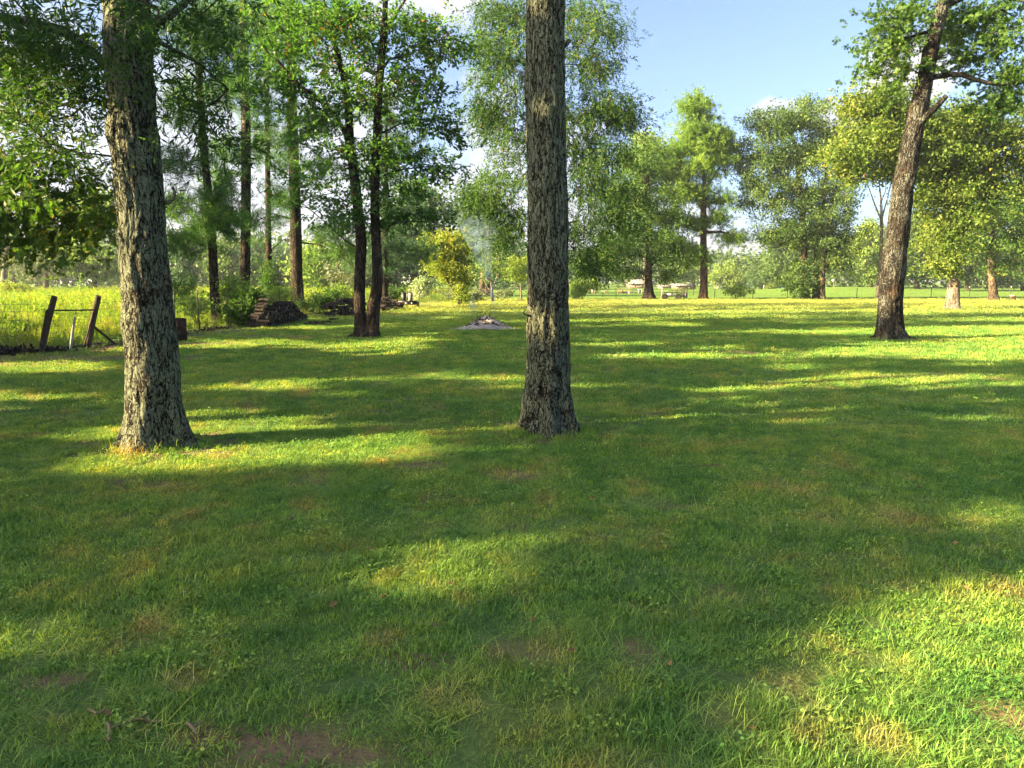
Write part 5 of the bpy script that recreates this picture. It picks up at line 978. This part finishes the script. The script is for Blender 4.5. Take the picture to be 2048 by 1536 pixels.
for px in (793, 837): wheel(ct, (cx(px), Yc - .1, .22), .22, .14)
for px, w, h0, h1, m_, lb in ((809, .25, .38, .98, 'dark_paint', 'upright dark green bin on the cart with flat lid'), (817, .1, .5, 1.02, 'dark_paint', 'narrow black upright slab standing between two bins on the cart'), (822, .24, .38, 1.0, 'grey_wood', 'greyish bin with dark rim standing at the cart end')):
    bn = thing('storage_bin', lb, 'bin', (cx(px), Yc + .05, h0)); mb = MB(); box(mb, (cx(px), Yc + .05, (h0 + h1) / 2), (w, .4, h1 - h0), taper=-.06); part('body', mb, M[m_], bn); mb = MB(); box(mb, (cx(px), Yc + .05, h1 + .015), (w * 1.12, .44, .035)); part('lid', mb, M['dark_paint'], bn)
Yb = 50.0
bk = thing('plastic_bucket', 'pale grey bucket standing in the grass between the low woodpile and the cart', 'bucket', ((787 - 1024) * m_px(Yb), Yb, 0)); mb = MB(); tube(mb, [((787 - 1024) * m_px(Yb), Yb, z) for z in (0, .15, .3)], [.1, .115, .13], 14, cap=True); part('body', mb, M['grey_wood'], bk, True)

# ------------------------------------------------------------------ smouldering ash heap and smoke
g_ = G(969, 657); hp = thing('burn_pile', 'smouldering heap of ash and charred sticks on bare ground in mid lawn', 'ash heap', (*g_[:2], 0))
mb = MB(); nx = 70; gx, gy = np.meshgrid(np.linspace(-1.25, 1.15, nx), np.linspace(-.75, .75, nx), indexing='ij')
d = np.hypot((gx - .05) / .78, gy / .6); hh = .40 * np.exp(-(d * 1.15) ** 2.2) * (.75 + .5 * n2(gx + 9, gy, 7, 4, 3)) + .05 * np.clip(1.25 - np.hypot((gx + .1) / 1.15, gy / .75), 0, 1) * (n2(gx, gy, 9, 8, 3) + .2) - .012
V = np.stack([gx + g_[0], gy + g_[1], hh + hgt(gx + g_[0], gy + g_[1])], -1).reshape(-1, 3); i = np.arange(nx - 1)[:, None] * nx; j = np.arange(nx - 1)[None]
mb.add(V, np.stack([i + j, i + nx + j, i + nx + j + 1, i + j + 1], -1).reshape(-1, 4)); part('ash_mound', mb, M['ash'], hp, True)
for k in range(70):
    a = r.uniform(0, 6.28); q = r.uniform(0, 1) ** .7; x0, y0 = .05 + .75 * q * math.cos(a), .6 * q * math.sin(a); z0 = .40 * math.exp(-(q * 1.1) ** 2.2) * .95 + .02
    dv = np.array([-math.cos(a) + r.normal() * .8, -math.sin(a) + r.normal() * .8, .5 + r.normal() * .35]); dv /= np.linalg.norm(dv); l_ = r.uniform(.12, .42); c = np.array([g_[0] + x0, g_[1] + y0, z0]); mb = MB()
    tube(mb, [c - dv * l_ / 2, c + r.normal(size=3) * .015, c + dv * l_ / 2], np.array([.022, .02, .012]) * r.uniform(.6, 1.8), 6, cap=True); part('stick', mb, M['char'] if k % 3 else M['twig_grey'], hp)
for k in range(9):
    a = r.uniform(0, 6.28); q = r.uniform(.2, 1); c = (g_[0] + .7 * q * math.cos(a), g_[1] + .55 * q * math.sin(a), .36 * math.exp(-q * q)); o = bpy.data.objects.new('char_lump', RM[k % 5]); COL.objects.link(o); o.parent = hp; o.location = np.array(c) - np.array([g_[0], g_[1], 0]); s = r.uniform(.06, .12); o.scale = (s, s, s)
m, nt = mat('smoke'); t_ = N(nt, 'ShaderNodeTexCoord'); sp = N(nt, 'ShaderNodeSeparateXYZ'); ge = N(nt, 'ShaderNodeNewGeometry'); L(nt, ge.outputs['Position'], sp.inputs[0])
ns = noise(nt, mapping(nt, ge.outputs['Position'], (1.6, 1.6, .7)), 2.4, 5, .62)
dn = mth(nt, 'MULTIPLY', maprange(nt, ns, .44, .70), maprange(nt, sp.outputs['Z'], 0.2, 5.4, 3.4, 0.0))
pv = N(nt, 'ShaderNodeVolumePrincipled'); pv.inputs['Color'].default_value = (.42, .62, .88, 1); L(nt, dn, pv.inputs['Density']); pv.inputs['Anisotropy'].default_value = .2
o_ = N(nt, 'ShaderNodeOutputMaterial'); L(nt, pv.outputs[0], o_.inputs['Volume']); M['smoke'] = m
for pts_, rad_ in (([P(988, 652, 29), P(984, 636, 29), P(988, 618, 29.2), P(984, 590, 29.6), P(975, 545, 30.4), P(962, 480, 31.5), P(955, 410, 32.5)], [.10, .10, .14, .28, .55, .85, 1.1]), ([P(952, 650, 29), P(946, 636, 29.2), P(949, 618, 29.4), P(944, 600, 29.8)], [.07, .12, .17, .2])):
    mb = MB(); p = smooth_path(pts_, .12); l_ = np.linspace(0, 1, len(p)); tube(mb, p, np.interp(l_, np.linspace(0, 1, len(rad_)), rad_), 14, cap=True); o = mb.build('smoke', M['smoke']); tag(o, 'thin bluish smoke rising from the burn pile', kind='stuff')

# ------------------------------------------------------------------ utility trailer and racks at the far fence
Yt = 75.0; X = lambda px, Y=Yt: (px - 1024) * m_px(Y); Z = lambda py, Y=Yt: float(P(1024, py, Y)[2])
ut = thing('utility_trailer', 'old flat utility trailer with dark pipe rails parked beside the flared oak', 'trailer', (X(1345), Yt, 0))
mb = MB(); box(mb, ((X(1322) + X(1368)) / 2, Yt, .36), (X(1368) - X(1322), 1.2, .1)); part('bed', mb, M['dark_paint'], ut)
for a_, b_ in (((1333, 581), (1368, 581)), ((1333, 581), (1333, 592)), ((1368, 581), (1368, 596)), ((1340, 581), (1340, 592)), ((1349, 581), (1349, 592)), ((1361, 581), (1361, 592))):
    mb = MB(); tube(mb, [(X(a_[0]), Yt - .5, Z(a_[1])), (X(b_[0]), Yt - .5, max(.3, Z(b_[1])))], .03, 6, cap=True); part('rail', mb, M['steel_dark'], ut)
mb = MB(); tube(mb, smooth_path([(X(1324), Yt - .6, Z(585.5)), (X(1340), Yt - .6, Z(585)), (X(1355), Yt - .6, Z(585.5)), (X(1363), Yt - .6, Z(589)), (X(1366), Yt - .6, Z(594))], .2), .05, 6, cap=True); part('arched_bar', mb, M['steel_dark'], ut)
for px in (1325, 1352): wheel(ut, (X(px), Yt - .65, .3), .3, .18, (0, 1, 0))
mb = MB(); box(mb, (X(1321), Yt - .3, .7), (.14, .14, 1.0)); part('jack', mb, M['grey_wood'], ut)
mb = MB(); box(mb, (X(1367), Yt - .5, .45), (.22, .5, .5)); part('tailgate', mb, M['dark_paint'], ut)
wb = thing('white_box', 'small white box resting on the bed of the old trailer', 'box', (X(1336), Yt - .3, .41)); mb = MB(); box(mb, (X(1336), Yt - .45, .52), (.5, .3, .2)); part('body', mb, M['white_paint'], wb); mb = MB(); box(mb, (X(1336), Yt - .45, .635), (.53, .33, .03)); part('lid', mb, M['white_paint'], wb)
rk = thing('pipe_rack', 'rectangular pipe rack standing in the pasture just behind the old trailer', 'rack', (X(1370, 95), 95, 0))
for a_, b_ in (((1352, 577), (1385, 577)), ((1352, 579.5), (1385, 579.5)), ((1352, 577), (1352, 590)), ((1361, 577), (1361, 590)), ((1385, 577), (1385, 590)), ((1372, 577), (1372, 590))):
    mb = MB(); bar(mb, (X(a_[0], 95), 95, Z(a_[1], 95)), (X(b_[0], 95), 95, max(0, Z(b_[1], 95))), .06); part('rail', mb, M['steel_dark'], rk)

# ------------------------------------------------------------------ yard things beyond the pasture fence
def boxes(root, lst, Y, name=None):
    for nm, x0, x1, y0, y1, d_, m_ in lst:
        z1, z0 = Z(y0, Y), max(0, Z(y1, Y)); mb = MB(); box(mb, ((X(x0, Y) + X(x1, Y)) / 2, Y + d_ / 2, (z0 + z1) / 2), (X(x1, Y) - X(x0, Y), d_, z1 - z0)); part(nm, mb, M[m_], root)
Yp = 112.0
t = thing('board_stack', 'reddish brown stack of boards beyond the fence behind the lime-green bush', 'board stack', (X(1165, Yp), Yp, 0)); boxes(t, [('board', 1157, 1173, 579 + k * 2, 580.8 + k * 2, 1.2 - .1 * k, 'brown_wood') for k in range(4)], Yp)
t = thing('wooden_play_frame', 'small weathered play frame with posts beyond the lime-green bush', 'play frame', (X(1186, Yp), Yp, 0)); boxes(t, [('post', 1179, 1180.4, 575, 587, .12, 'brown_wood'), ('post', 1189, 1190.4, 575, 587, .12, 'brown_wood'), ('beam', 1178, 1199, 574, 575.2, .14, 'brown_wood'), ('panel', 1182, 1187, 579, 586, .5, 'post_grey'), ('base', 1187, 1192, 583, 587, .8, 'brown_wood')], Yp)
t = thing('picnic_bench', 'low grey wooden bench alone on the pasture grass between trunk and oak', 'bench', (X(1209, Yp), Yp, 0)); boxes(t, [('seat', 1203, 1215, 581.6, 582.8, .5, 'grey_wood'), ('leg', 1204, 1205.2, 582.8, 587, .4, 'brown_wood'), ('leg', 1213, 1214.2, 582.8, 587, .4, 'brown_wood'), ('stretcher', 1205, 1213, 584.6, 585.6, .1, 'brown_wood')], Yp)
t = thing('rusty_implement', 'slanting orange-brown farm implement leaning by the long table in the pasture', 'farm implement', (X(1240, Yp), Yp, 0))
for a_, b_ in (((1234, 587), (1239, 575)), ((1239, 575), (1246, 587)), ((1236, 583), (1249, 585))):
    mb = MB(); bar(mb, (X(a_[0], Yp), Yp, max(0, Z(a_[1], Yp))), (X(b_[0], Yp), Yp, max(0, Z(b_[1], Yp))), .13); part('arm', mb, M['brown_wood'], t)
t = thing('long_table', 'long dark table with things beneath it, standing by the flared oak', 'table', (X(1260, Yp), Yp, 0)); boxes(t, [('tabletop', 1247, 1275, 580, 581, .9, 'brown_wood'), ('leg', 1247.5, 1248.6, 581, 587, .1, 'brown_wood'), ('leg', 1273, 1274.2, 581, 587, .1, 'brown_wood'), ('leg', 1260, 1261, 581, 587, .1, 'brown_wood')], Yp)
for k, (x0, x1, m_, lb) in enumerate(((1250, 1253, 'post_grey', 'pale tub under the long table, at the end near the farm implement'), (1255, 1258.5, 'car_silver', 'bluish tub under the middle of the long table'), (1263, 1267, 'post_grey', 'grey tub under the long table nearest the oak'))):
    t = thing('tub', lb, 'tub', (X(x0, Yp), Yp, 0)); mb = MB(); xc = (X(x0, Yp) + X(x1, Yp)) / 2; tube(mb, [(xc, Yp + .2, 0), (xc, Yp + .2, .2), (xc, Yp + .2, .34)], [.1, .13, .14], 10, cap=True); part('body', mb, M[m_], t)
t = thing('red_white_cabinet', 'small cabinet with white sides and dark red front close to the flared oak', 'cabinet', (X(1279, Yp), Yp, 0)); boxes(t, [('side', 1275, 1276.5, 578.5, 587, .5, 'white_paint'), ('side', 1280.5, 1282, 578.5, 587, .5, 'white_paint'), ('front', 1276.6, 1280.4, 579, 586.5, .45, 'rust_red')], Yp)

def house(name, label, Y, x0, x1, ytop, yeave, ybase, depth, wall, roof, wins=(), gable=True, cat='house'):
    t = thing(name, label, cat, ((X(x0, Y) + X(x1, Y)) / 2, Y + depth / 2, 0)); xa, xb = X(x0, Y), X(x1, Y); ze, zt = Z(yeave, Y), Z(ytop, Y); mb = MB()
    box(mb, ((xa + xb) / 2, Y + depth / 2, ze / 2), (xb - xa, depth, ze)); part('wall', mb, M[wall], t)
    mb = MB(); o = .35
    V = np.array([[xa - o, Y - o, ze - .05], [xb + o, Y - o, ze - .05], [xb + o, Y + depth / 2, zt], [xa - o, Y + depth / 2, zt], [xa - o, Y + depth + o, ze - .05], [xb + o, Y + depth + o, ze - .05]])
    V2 = V + [0, 0, .14]; mb.add(np.vstack([V, V2]), [[0, 1, 2, 3], [3, 2, 5, 4], [6, 9, 8, 7], [9, 10, 11, 8], [0, 6, 7, 1], [4, 5, 11, 10], [0, 3, 9, 6], [3, 4, 10, 9], [1, 7, 8, 2], [2, 8, 11, 5]]); part('roof', mb, M[roof], t)
    mb = MB(); mb.add([[xa, Y, ze], [xa, Y + depth, ze], [xa, Y + depth / 2, zt - .03], [xb, Y, ze], [xb, Y + depth, ze], [xb, Y + depth / 2, zt - .03]], [[0, 2, 1], [3, 4, 5]]); part('gable', mb, M[wall], t)
    for (w0, w1, h0, h1) in wins:
        f = MB(); box(f, ((X(w0, Y) + X(w1, Y)) / 2, Y - .02, (Z(h0, Y) + Z(h1, Y)) / 2), (X(w1, Y) - X(w0, Y), .08, Z(h0, Y) - Z(h1, Y))); fo = part('window', f, M['white_paint'], t)
        f = MB(); box(f, ((X(w0, Y) + X(w1, Y)) / 2, Y - .05, (Z(h0, Y) + Z(h1, Y)) / 2), ((X(w1, Y) - X(w0, Y)) * .75, .06, (Z(h0, Y) - Z(h1, Y)) * .78)); po = part('pane', f, M['glass_dark'], t); po.parent = fo
    return t
house('house', 'small house with pale metal roof and tan wall glimpsed beside the flared oak', 200, 1257, 1303, 559.5, 567.5, 577, 7, 'tan_wall', 'roof_pale', [(1266, 1268.5, 569.5, 573.5), (1280, 1282.5, 569.5, 573.5)])
t = thing('utility_pole', 'thin pale pole rising behind the small house with the metal roof', 'pole', (X(1255.5, 205), 205, 0)); mb = MB(); tube(mb, [(X(1255.5, 205), 205, 0), (X(1255.5, 205), 205, Z(545, 205))], .1, 8, cap=True); part('shaft', mb, M['post_grey'], t)
house('low_shed', 'low grey open shed beyond the old trailer', 195, 1320, 1341, 570.5, 573, 578, 5, 'grey_wood', 'grey_wood', cat='shed')
house('low_barn', 'long low tan barn wall beyond the pipe rack', 190, 1348, 1386, 568.5, 571, 578, 6, 'tan_wall', 'roof_pale', [(1354, 1356, 573, 576.5), (1375, 1377.5, 573, 577)], cat='barn')
house('white_shed', 'white gabled shed in the distance past the domed pine trunk', 190, 1435, 1445, 563, 566.5, 576, 5, 'white_paint', 'roof_pale', cat='shed')
t = thing('carport', 'open lean-to with dark inside joined to the white shed', 'carport', (X(1450, 190), 190, 0)); boxes(t, [('roof', 1446, 1457, 564.5, 566, 5, 'roof_pale'), ('dark_panel', 1446, 1456, 566, 576, .2, 'dark_paint'), ('side_wall', 1446, 1447, 566, 576, 4, 'brown_wood'), ('post', 1456, 1456.8, 566, 576, .2, 'brown_wood')], 190)  # dark panel across the front: shade of the open inside put into its colour
t = thing('carport', 'dark flat-roofed carport between the white shed and the silver car', 'carport', (X(1473, 195), 195, 0)); boxes(t, [('roof', 1464, 1483, 566, 567.5, 5, 'dark_paint'), ('post', 1464.4, 1465.2, 567.5, 576, .2, 'grey_wood'), ('post', 1481.5, 1482.3, 567.5, 576, .2, 'grey_wood'), ('dark_panel', 1466, 1481, 567.5, 573, .2, 'dark_paint')], 195)  # dark panel set in the front plane, just below the roof
Yv = 195.0; t = thing('parked_car', 'silver car parked under the distant trees past the flat-roofed carport', 'car', (X(1499, Yv), Yv, 0))
xa, xb = X(1490, Yv), X(1511, Yv); prof = [(0, .3), (0, .8), (.12, .95), (.24, 1.45), (.62, 1.5), (.82, .98), (.98, .85), (1, .3)]
V = [[xa + (xb - xa) * a_, Yv + (0.12 if z_ > 1 else 0), z_] for a_, z_ in prof] + [[xa + (xb - xa) * a_, Yv + 1.7 - (.12 if z_ > 1 else 0), z_] for a_, z_ in prof]; n = len(prof)
mb = MB(); mb.add(V, [[i, (i + 1) % n, n + (i + 1) % n, n + i] for i in range(n)]); mb.add(V, [[0, 1, 6, 7], [1, 2, 5, 6], [2, 3, 4, 5]]); mb.add(V, [[8, 15, 14, 9], [9, 14, 13, 10], [10, 13, 12, 11]]); part('body', mb, M['car_silver'], t)
for a0, a1 in ((.2, .42), (.45, .72)):
    mb = MB(); mb.add([[xa + (xb - xa) * a0, Yv + .02, 1.0], [xa + (xb - xa) * a1, Yv + .02, 1.0], [xa + (xb - xa) * (a1 - .06), Yv + .08, 1.38], [xa + (xb - xa) * (a0 + .06), Yv + .08, 1.38]], [[0, 1, 2, 3]]); part('window', mb, M['glass_dark'], t)
for a0 in (.2, .8): wheel(t, (xa + (xb - xa) * a0, Yv + .05, .33), .33, .22, (0, 1, 0))
Yg = 185.0; t = thing('tarpaulin_tent', 'mint green tarpaulin tent pitched at the far side of the pasture', 'tent', (X(1560, Yg), Yg, 0)); xa, xb = X(1550, Yg), X(1571, Yg)
mb = MB(); V = [[xa, Yg, .0], [xb, Yg, 0], [xb, Yg + 2.6, 0], [xa, Yg + 2.6, 0], [xa + .5, Yg + 1.3, 1.25], [(xa + xb) / 2 - .2, Yg + 1.2, 1.5], [xb - .4, Yg + 1.3, .9]]
mb.add(V, [[0, 1, 6, 5], [0, 5, 4, 4][:4] if False else [0, 5, 4, 3], [3, 4, 5, 6], [3, 6, 2, 2][:4] if False else [2, 3, 6, 1]]); part('tarp', mb, M['teal'], t)
mb = MB(); tube(mb, [V[4], V[5], V[6]], .05, 6, cap=True); part('ridge_pole', mb, M['white_paint'], t)
t = thing('birdhouse_pole', 'white birdhouse on a pole standing on the rise behind the ivy-clad oak', 'birdhouse', (X(1662, 120), 120, 0)); Yq = 120.0; boxes(t, [('pole', 1661.6, 1662.4, 562, 584, .1, 'brown_wood'), ('house', 1660, 1664, 559, 562.5, .35, 'white_paint'), ('roof', 1659.4, 1664.6, 558.2, 559, .45, 'roof_pale')], Yq)
t = thing('marker_post', 'tiny white post on the far pasture between the silver car and the orange bush', 'post', (X(1524, 170), 170, 0)); boxes(t, [('shaft', 1523.4, 1524.6, 571, 578, .15, 'white_paint'), ('cap', 1523.2, 1524.8, 570.5, 571, .2, 'white_paint')], 170)
Ys = 72.0; t = thing('tree_stump', 'sawn stump with pale top, a cut slab leaning at its side', 'stump', (X(2019, Ys), Ys, 0)); mb = MB(); th = np.arange(16) * 2 * math.pi / 16; p = [(X(2019, Ys), Ys, z) for z in (-.05, .08, .25, .42)]; tube(mb, p, [.36, .28, .24, .23], 16, cap=False); part('trunk', mb, M['bark_oak'], t, True)
mb = MB(); tube(mb, [(X(2019, Ys), Ys, .42), (X(2019, Ys), Ys, .5)], .25, 16, cap=True); part('cut_top', mb, M['cut_wood'], t)
t = thing('wooden_slab', 'pale sawn slab lying in the grass beside the stump', 'plank', (X(2030, Ys), Ys - .2, 0)); mb = MB(); bar(mb, (X(2024, Ys), Ys - .2, .12), (X(2034, Ys), Ys - .3, .04), .12, .03); part('plank', mb, M['cut_wood'], t)

# ------------------------------------------------------------------ bushes
def bush(label, px, py, blobs, leafm, Y=None, size=.7, per=7, leaf='clump_s', seed=1, stems=3, name='shrub', group=None, **kw):
    g_ = G(px, py); Y = Y or g_[1]; b = np.array([(px - 1024) / FPX * Y, Y, -.03]); t = min(q[1] - q[3] * .3 for q in blobs); top = P(px + 2, t, Y)
    kw.setdefault('spread', .3); kw.setdefault('seg', .4); kw.setdefault('twig', .007)
    return tree(name, label, [b, (b * .6 + top * .4), top], [.05, .035, .01], Y, blobs=blobs, leaf=leaf, size=size, per=per, leafm=leafm, bark='bark_oak', seed=seed, sides=6, carve=False, flare=.3, cat='bush', group=group, crown_name='foliage', node_from=.05,
                limbs=[([b + [.03 * k, 0, 0], P(blobs[k % len(blobs)][0], blobs[k % len(blobs)][1] + 6, Y)], .03, .01) for k in range(min(stems, len(blobs)))], **kw)
BGp = 'shrubs tangled along the wire fence'
bush('lime-green leafy bush at the fence just beside the middle trunk', 1163, 597, [(1160, 575, 18, 12, 26), (1178, 568, 18, 10, 16), (1150, 590, 14, 8, 10)], 'leaf_far_light', Y=75, seed=301, size=.9)
bush('low spreading shrub with bare arching stems at the far fence near the domed pine', 1468, 597, [(1460, 580, 14, 5, 10), (1482, 576, 16, 5, 10), (1475, 587, 22, 5, 10), (1498, 582, 8, 4, 4)], 'leaf_far_light', Y=76, seed=302, size=.7, per=5)
bush('small round shrub with orange foliage out on the pasture', 1540, 580, [(1540, 575, 5, 5, 14)], 'leaf_pear', Y=158, seed=303, size=1.0)
bush('small round light green shrub touching the orange one on the pasture', 1549, 580, [(1549, 575, 5, 5, 14)], 'leaf_far_light', Y=158.5, seed=304, size=1.0)
bush('white-blossomed bush rising over the fence behind the cart', 843, 604, [(846, 570, 11, 11, 26), (840, 585, 12, 10, 12)], 'flower_white', Y=66, seed=305, size=.9)
bush('leafy vine-covered shrub at the foot of the bent pine', 455, 646, [(455, 592, 18, 22, 20, .6), (470, 575, 14, 18, 10, .5)], 'leaf_far_light', seed=306, size=.6, group=BGp, per=6)
bush('bushy shrub between the barrel and the bent pine', 395, 655, [(388, 612, 18, 12, 12, .6), (372, 604, 12, 10, 6, .5)], 'leaf_far_light', seed=307, size=.6, group=BGp, per=6)
bush('dense green thicket between the straight dark pine and the first woodpile', 488, 652, [(484, 615, 18, 26, 46, .6), (500, 600, 14, 16, 16, .5), (478, 640, 16, 14, 20, .5)], 'leaf_oak', seed=308, size=.65, group=BGp, per=7)
bush('climbing greenery hanging on the thinnest pine trunk', 540, 640, [(538, 560, 8, 40, 34, .25), (545, 590, 16, 14, 18, .5)], 'leaf_oak', Y=42, seed=309, size=.5, group=BGp, per=6)
bush('wild shrub spilling over the dome-topped woodpile', 560, 646, [(560, 592, 18, 12, 20, .6), (520, 600, 14, 12, 12, .5)], 'leaf_far_light', Y=38, seed=310, size=.6, group=BGp, per=6)
bush('leafy shrub behind the gap between the woodpiles', 640, 633, [(638, 605, 22, 16, 28, .8), (610, 612, 14, 16, 14, .6), (670, 590, 14, 12, 10, .6)], 'leaf_oak', Y=42, seed=311, size=.65, group=BGp, per=6)
bush('light shrub with trailing shoots seen over the second woodpile', 690, 626, [(680, 585, 20, 12, 14, .8), (700, 600, 16, 12, 12, .6)], 'leaf_far_light', Y=46, seed=312, size=.6, group=BGp, per=5)
bush('shrub behind the low woodpile under the pine boughs', 775, 616, [(770, 590, 20, 12, 24, .8), (790, 585, 14, 12, 10, .6)], 'leaf_oak', Y=56, seed=313, size=.8, group=BGp, per=6)
bush('golden-flowered weed clump at the picture edge in the meadow', 12, 600, [(14, 577, 22, 7, 40, 1.5), (40, 580, 14, 6, 14, 1.2)], 'leaf_pear', Y=70, seed=314, size=.8, per=6)
bush('dry pale shrub thicket in the fence corner behind the small grey tree', 950, 602, [(950, 590, 24, 9, 26, 1.5), (905, 594, 20, 8, 18, 1.2), (1010, 588, 20, 8, 16, 1.2)], 'leaf_grey', Y=70, seed=315, size=.8, per=6)

# ------------------------------------------------------------------ litter on the near lawn
def twig(pts, rad, label):
    mb = MB(); p = [gz(G(x, y)) + np.array([0, 0, .02 + .012 * (k % 2)]) for k, (x, y) in enumerate(pts)]; t = thing('fallen_twig', label, 'twig', p[0]); tube(mb, smooth_path(p, .03), rad, 6, cap=True); part('stem', mb, M['twig_grey'], t, True)
    mb = MB(); c = p[len(p) // 2]; tube(mb, [c, c + np.array([.03, .02, .012])], rad * .6, 5, cap=True); part('side_shoot', mb, M['twig_grey'], t)
twig([(245, 1462), (280, 1458), (322, 1460)], .006, 'thin grey twig lying level in the grass near the bottom corner')
twig([(178, 1430), (196, 1446)], .006, 'short grey twig in the grass beside the longer twigs')
twig([(216, 1460), (222, 1480), (219, 1500)], .007, 'pale stick pointing toward the camera by the bottom bare patch')
twig([(375, 1460), (386, 1475), (396, 1484)], .007, 'forked brown twig at the edge of the bare soil patch')
twig([(570, 1044), (583, 1046)], .01, 'dark twig fragment in the grass in front of the thick trunk')
twig([(1360, 942), (1440, 940)], .005, 'long thin straw-coloured stick on the shaded lawn')
dl = MB(); dl.add(_quad_leaf(np.zeros(3), np.array([1.0, 0, .15]), np.array([0, 0, 1.0]), .06, .035, .008), [[0, 1, 2, 3]]); dl.add(_quad_leaf(np.array([.02, 0, .006]), np.array([.6, .8, .2]), np.array([0, 0, 1.0]), .035, .018, .004), [[0, 1, 2, 3]])
dlo = dl.build('fallen_leaf', M['dead_leaf']); COL.objects.unlink(dlo)
for k, (px, py, lb) in enumerate([(1548, 988, 'curled brown leaf lying alone on the middle of the shaded lawn'), (760, 1210, 'brown leaf on the lawn in front of the sunlit strip'), (1130, 1330, 'brown leaf near the bottom middle of the lawn'), (660, 1235, 'brown leaf beside the dark green clump'), (1265, 828, 'brown leaf on the small bare spot beyond the middle trunk'), (905, 750, 'dark leaf on the sunlit streak before the burn pile'), (410, 880, 'brown leaf at the root of the thick trunk'), (1180, 1010, 'brown leaf on the grass just below the middle trunk'), (1830, 985, 'brown leaf by the sunlit patch at the lawn edge')]):
    o = bpy.data.objects.new('fallen_leaf', dlo.data); COL.objects.link(o); g_ = gz(G(px, py)); o.location = g_ + np.array([0, 0, .045]); o.rotation_euler = (r.uniform(-.4, .4), r.uniform(-.4, .4), r.uniform(0, 6)); tag(o, lb, 'leaf', 'brown leaves fallen on the lawn')

mb = MB(); rw = np.random.default_rng(4); V = []; T = []
for k in range(900):
    y = math.sqrt(rw.uniform(2.4 ** 2, 26 ** 2)); x = rw.uniform(-.75, .75) * y; c = gz((x, y, 0)) + np.array([0, 0, rw.uniform(.015, .04)]); d = rdir(rw); d[2] *= .25
    if rw.uniform() < .45: V += _quad_leaf(c, d, rdir(rw, 2), rw.uniform(.03, .07), rw.uniform(.015, .035), .006)
    else: V += _quad_leaf(c, d, rdir(rw, 2), rw.uniform(.06, .22), .004)
mb.add(V, np.arange(len(V)).reshape(-1, 4)); o = mb.build('lawn_debris', M['dead_leaf']); tag(o, 'scattered dry leaf scraps and straws lying in the lawn', kind='stuff')
mb = MB(); n = 0
for cx, cy_, rx, ry in BARE[:8] + BARE[14:15]:
    for k in range(110):
        x, y = cx + rw.normal() * rx * .7, cy_ + rw.normal() * ry * .7; s = rw.uniform(.003, .011); c = gz((x, y, 0)); q = np.array([[1, 0, 0], [0, 1, 0], [-1, 0, 0], [0, -1, 0], [0, 0, 1.0]]) * s * rw.uniform(.6, 1.4, (5, 3)) + c
        mb.add(q, [[0, 1, 4], [1, 2, 4], [2, 3, 4], [3, 0, 4]])
o = mb.build('soil_crumbs', M['brown_wood']); tag(o, 'crumbs of earth and grit on the bare lawn patches', kind='stuff')

# ------------------------------------------------------------------ far woods, one mass at the end of the fields
mb = MB(); rw = np.random.default_rng(9); C = []; 
for (a0, a1, Y0, Y1, h0, h1, n) in ((-.95, .02, 160, 220, 6, 12, 2600), (-.1, .42, 240, 310, 7, 12, 1700), (.36, .95, 190, 250, 8, 15, 1900)):
    u = rw.uniform(a0, a1, n); y = rw.uniform(Y0, Y1, n); x = u * y; top = h0 + (h1 - h0) * fbm(np.stack([u * 22, y * .02, y * 0], -1), 3, 3) * 1.3; z = top * rw.uniform(0.02, 1, n) ** .7; C.append(np.stack([x, y, z], -1))
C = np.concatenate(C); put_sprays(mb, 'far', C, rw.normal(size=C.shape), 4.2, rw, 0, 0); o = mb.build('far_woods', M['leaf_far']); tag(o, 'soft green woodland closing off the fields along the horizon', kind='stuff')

# ------------------------------------------------------------------ the humid evening air
me = bpy.data.meshes.new('haze'); s8 = [(x, y, z) for x in (-24000, 24000) for y in (-400, 3400) for z in (-1.5, 24.0)]
me.from_pydata(s8, [], [list(f) for f in BOXF]); o = bpy.data.objects.new('haze', me); COL.objects.link(o)
m, nt = mat('haze'); pv = N(nt, 'ShaderNodeVolumePrincipled'); pv.inputs['Color'].default_value = (.86, .90, .95, 1); pv.inputs['Density'].default_value = 0.00035; pv.inputs['Anisotropy'].default_value = 0.3
oo = N(nt, 'ShaderNodeOutputMaterial'); L(nt, pv.outputs[0], oo.inputs['Volume']); me.materials.append(m); tag(o, 'faint humid haze in the evening air', kind='stuff')
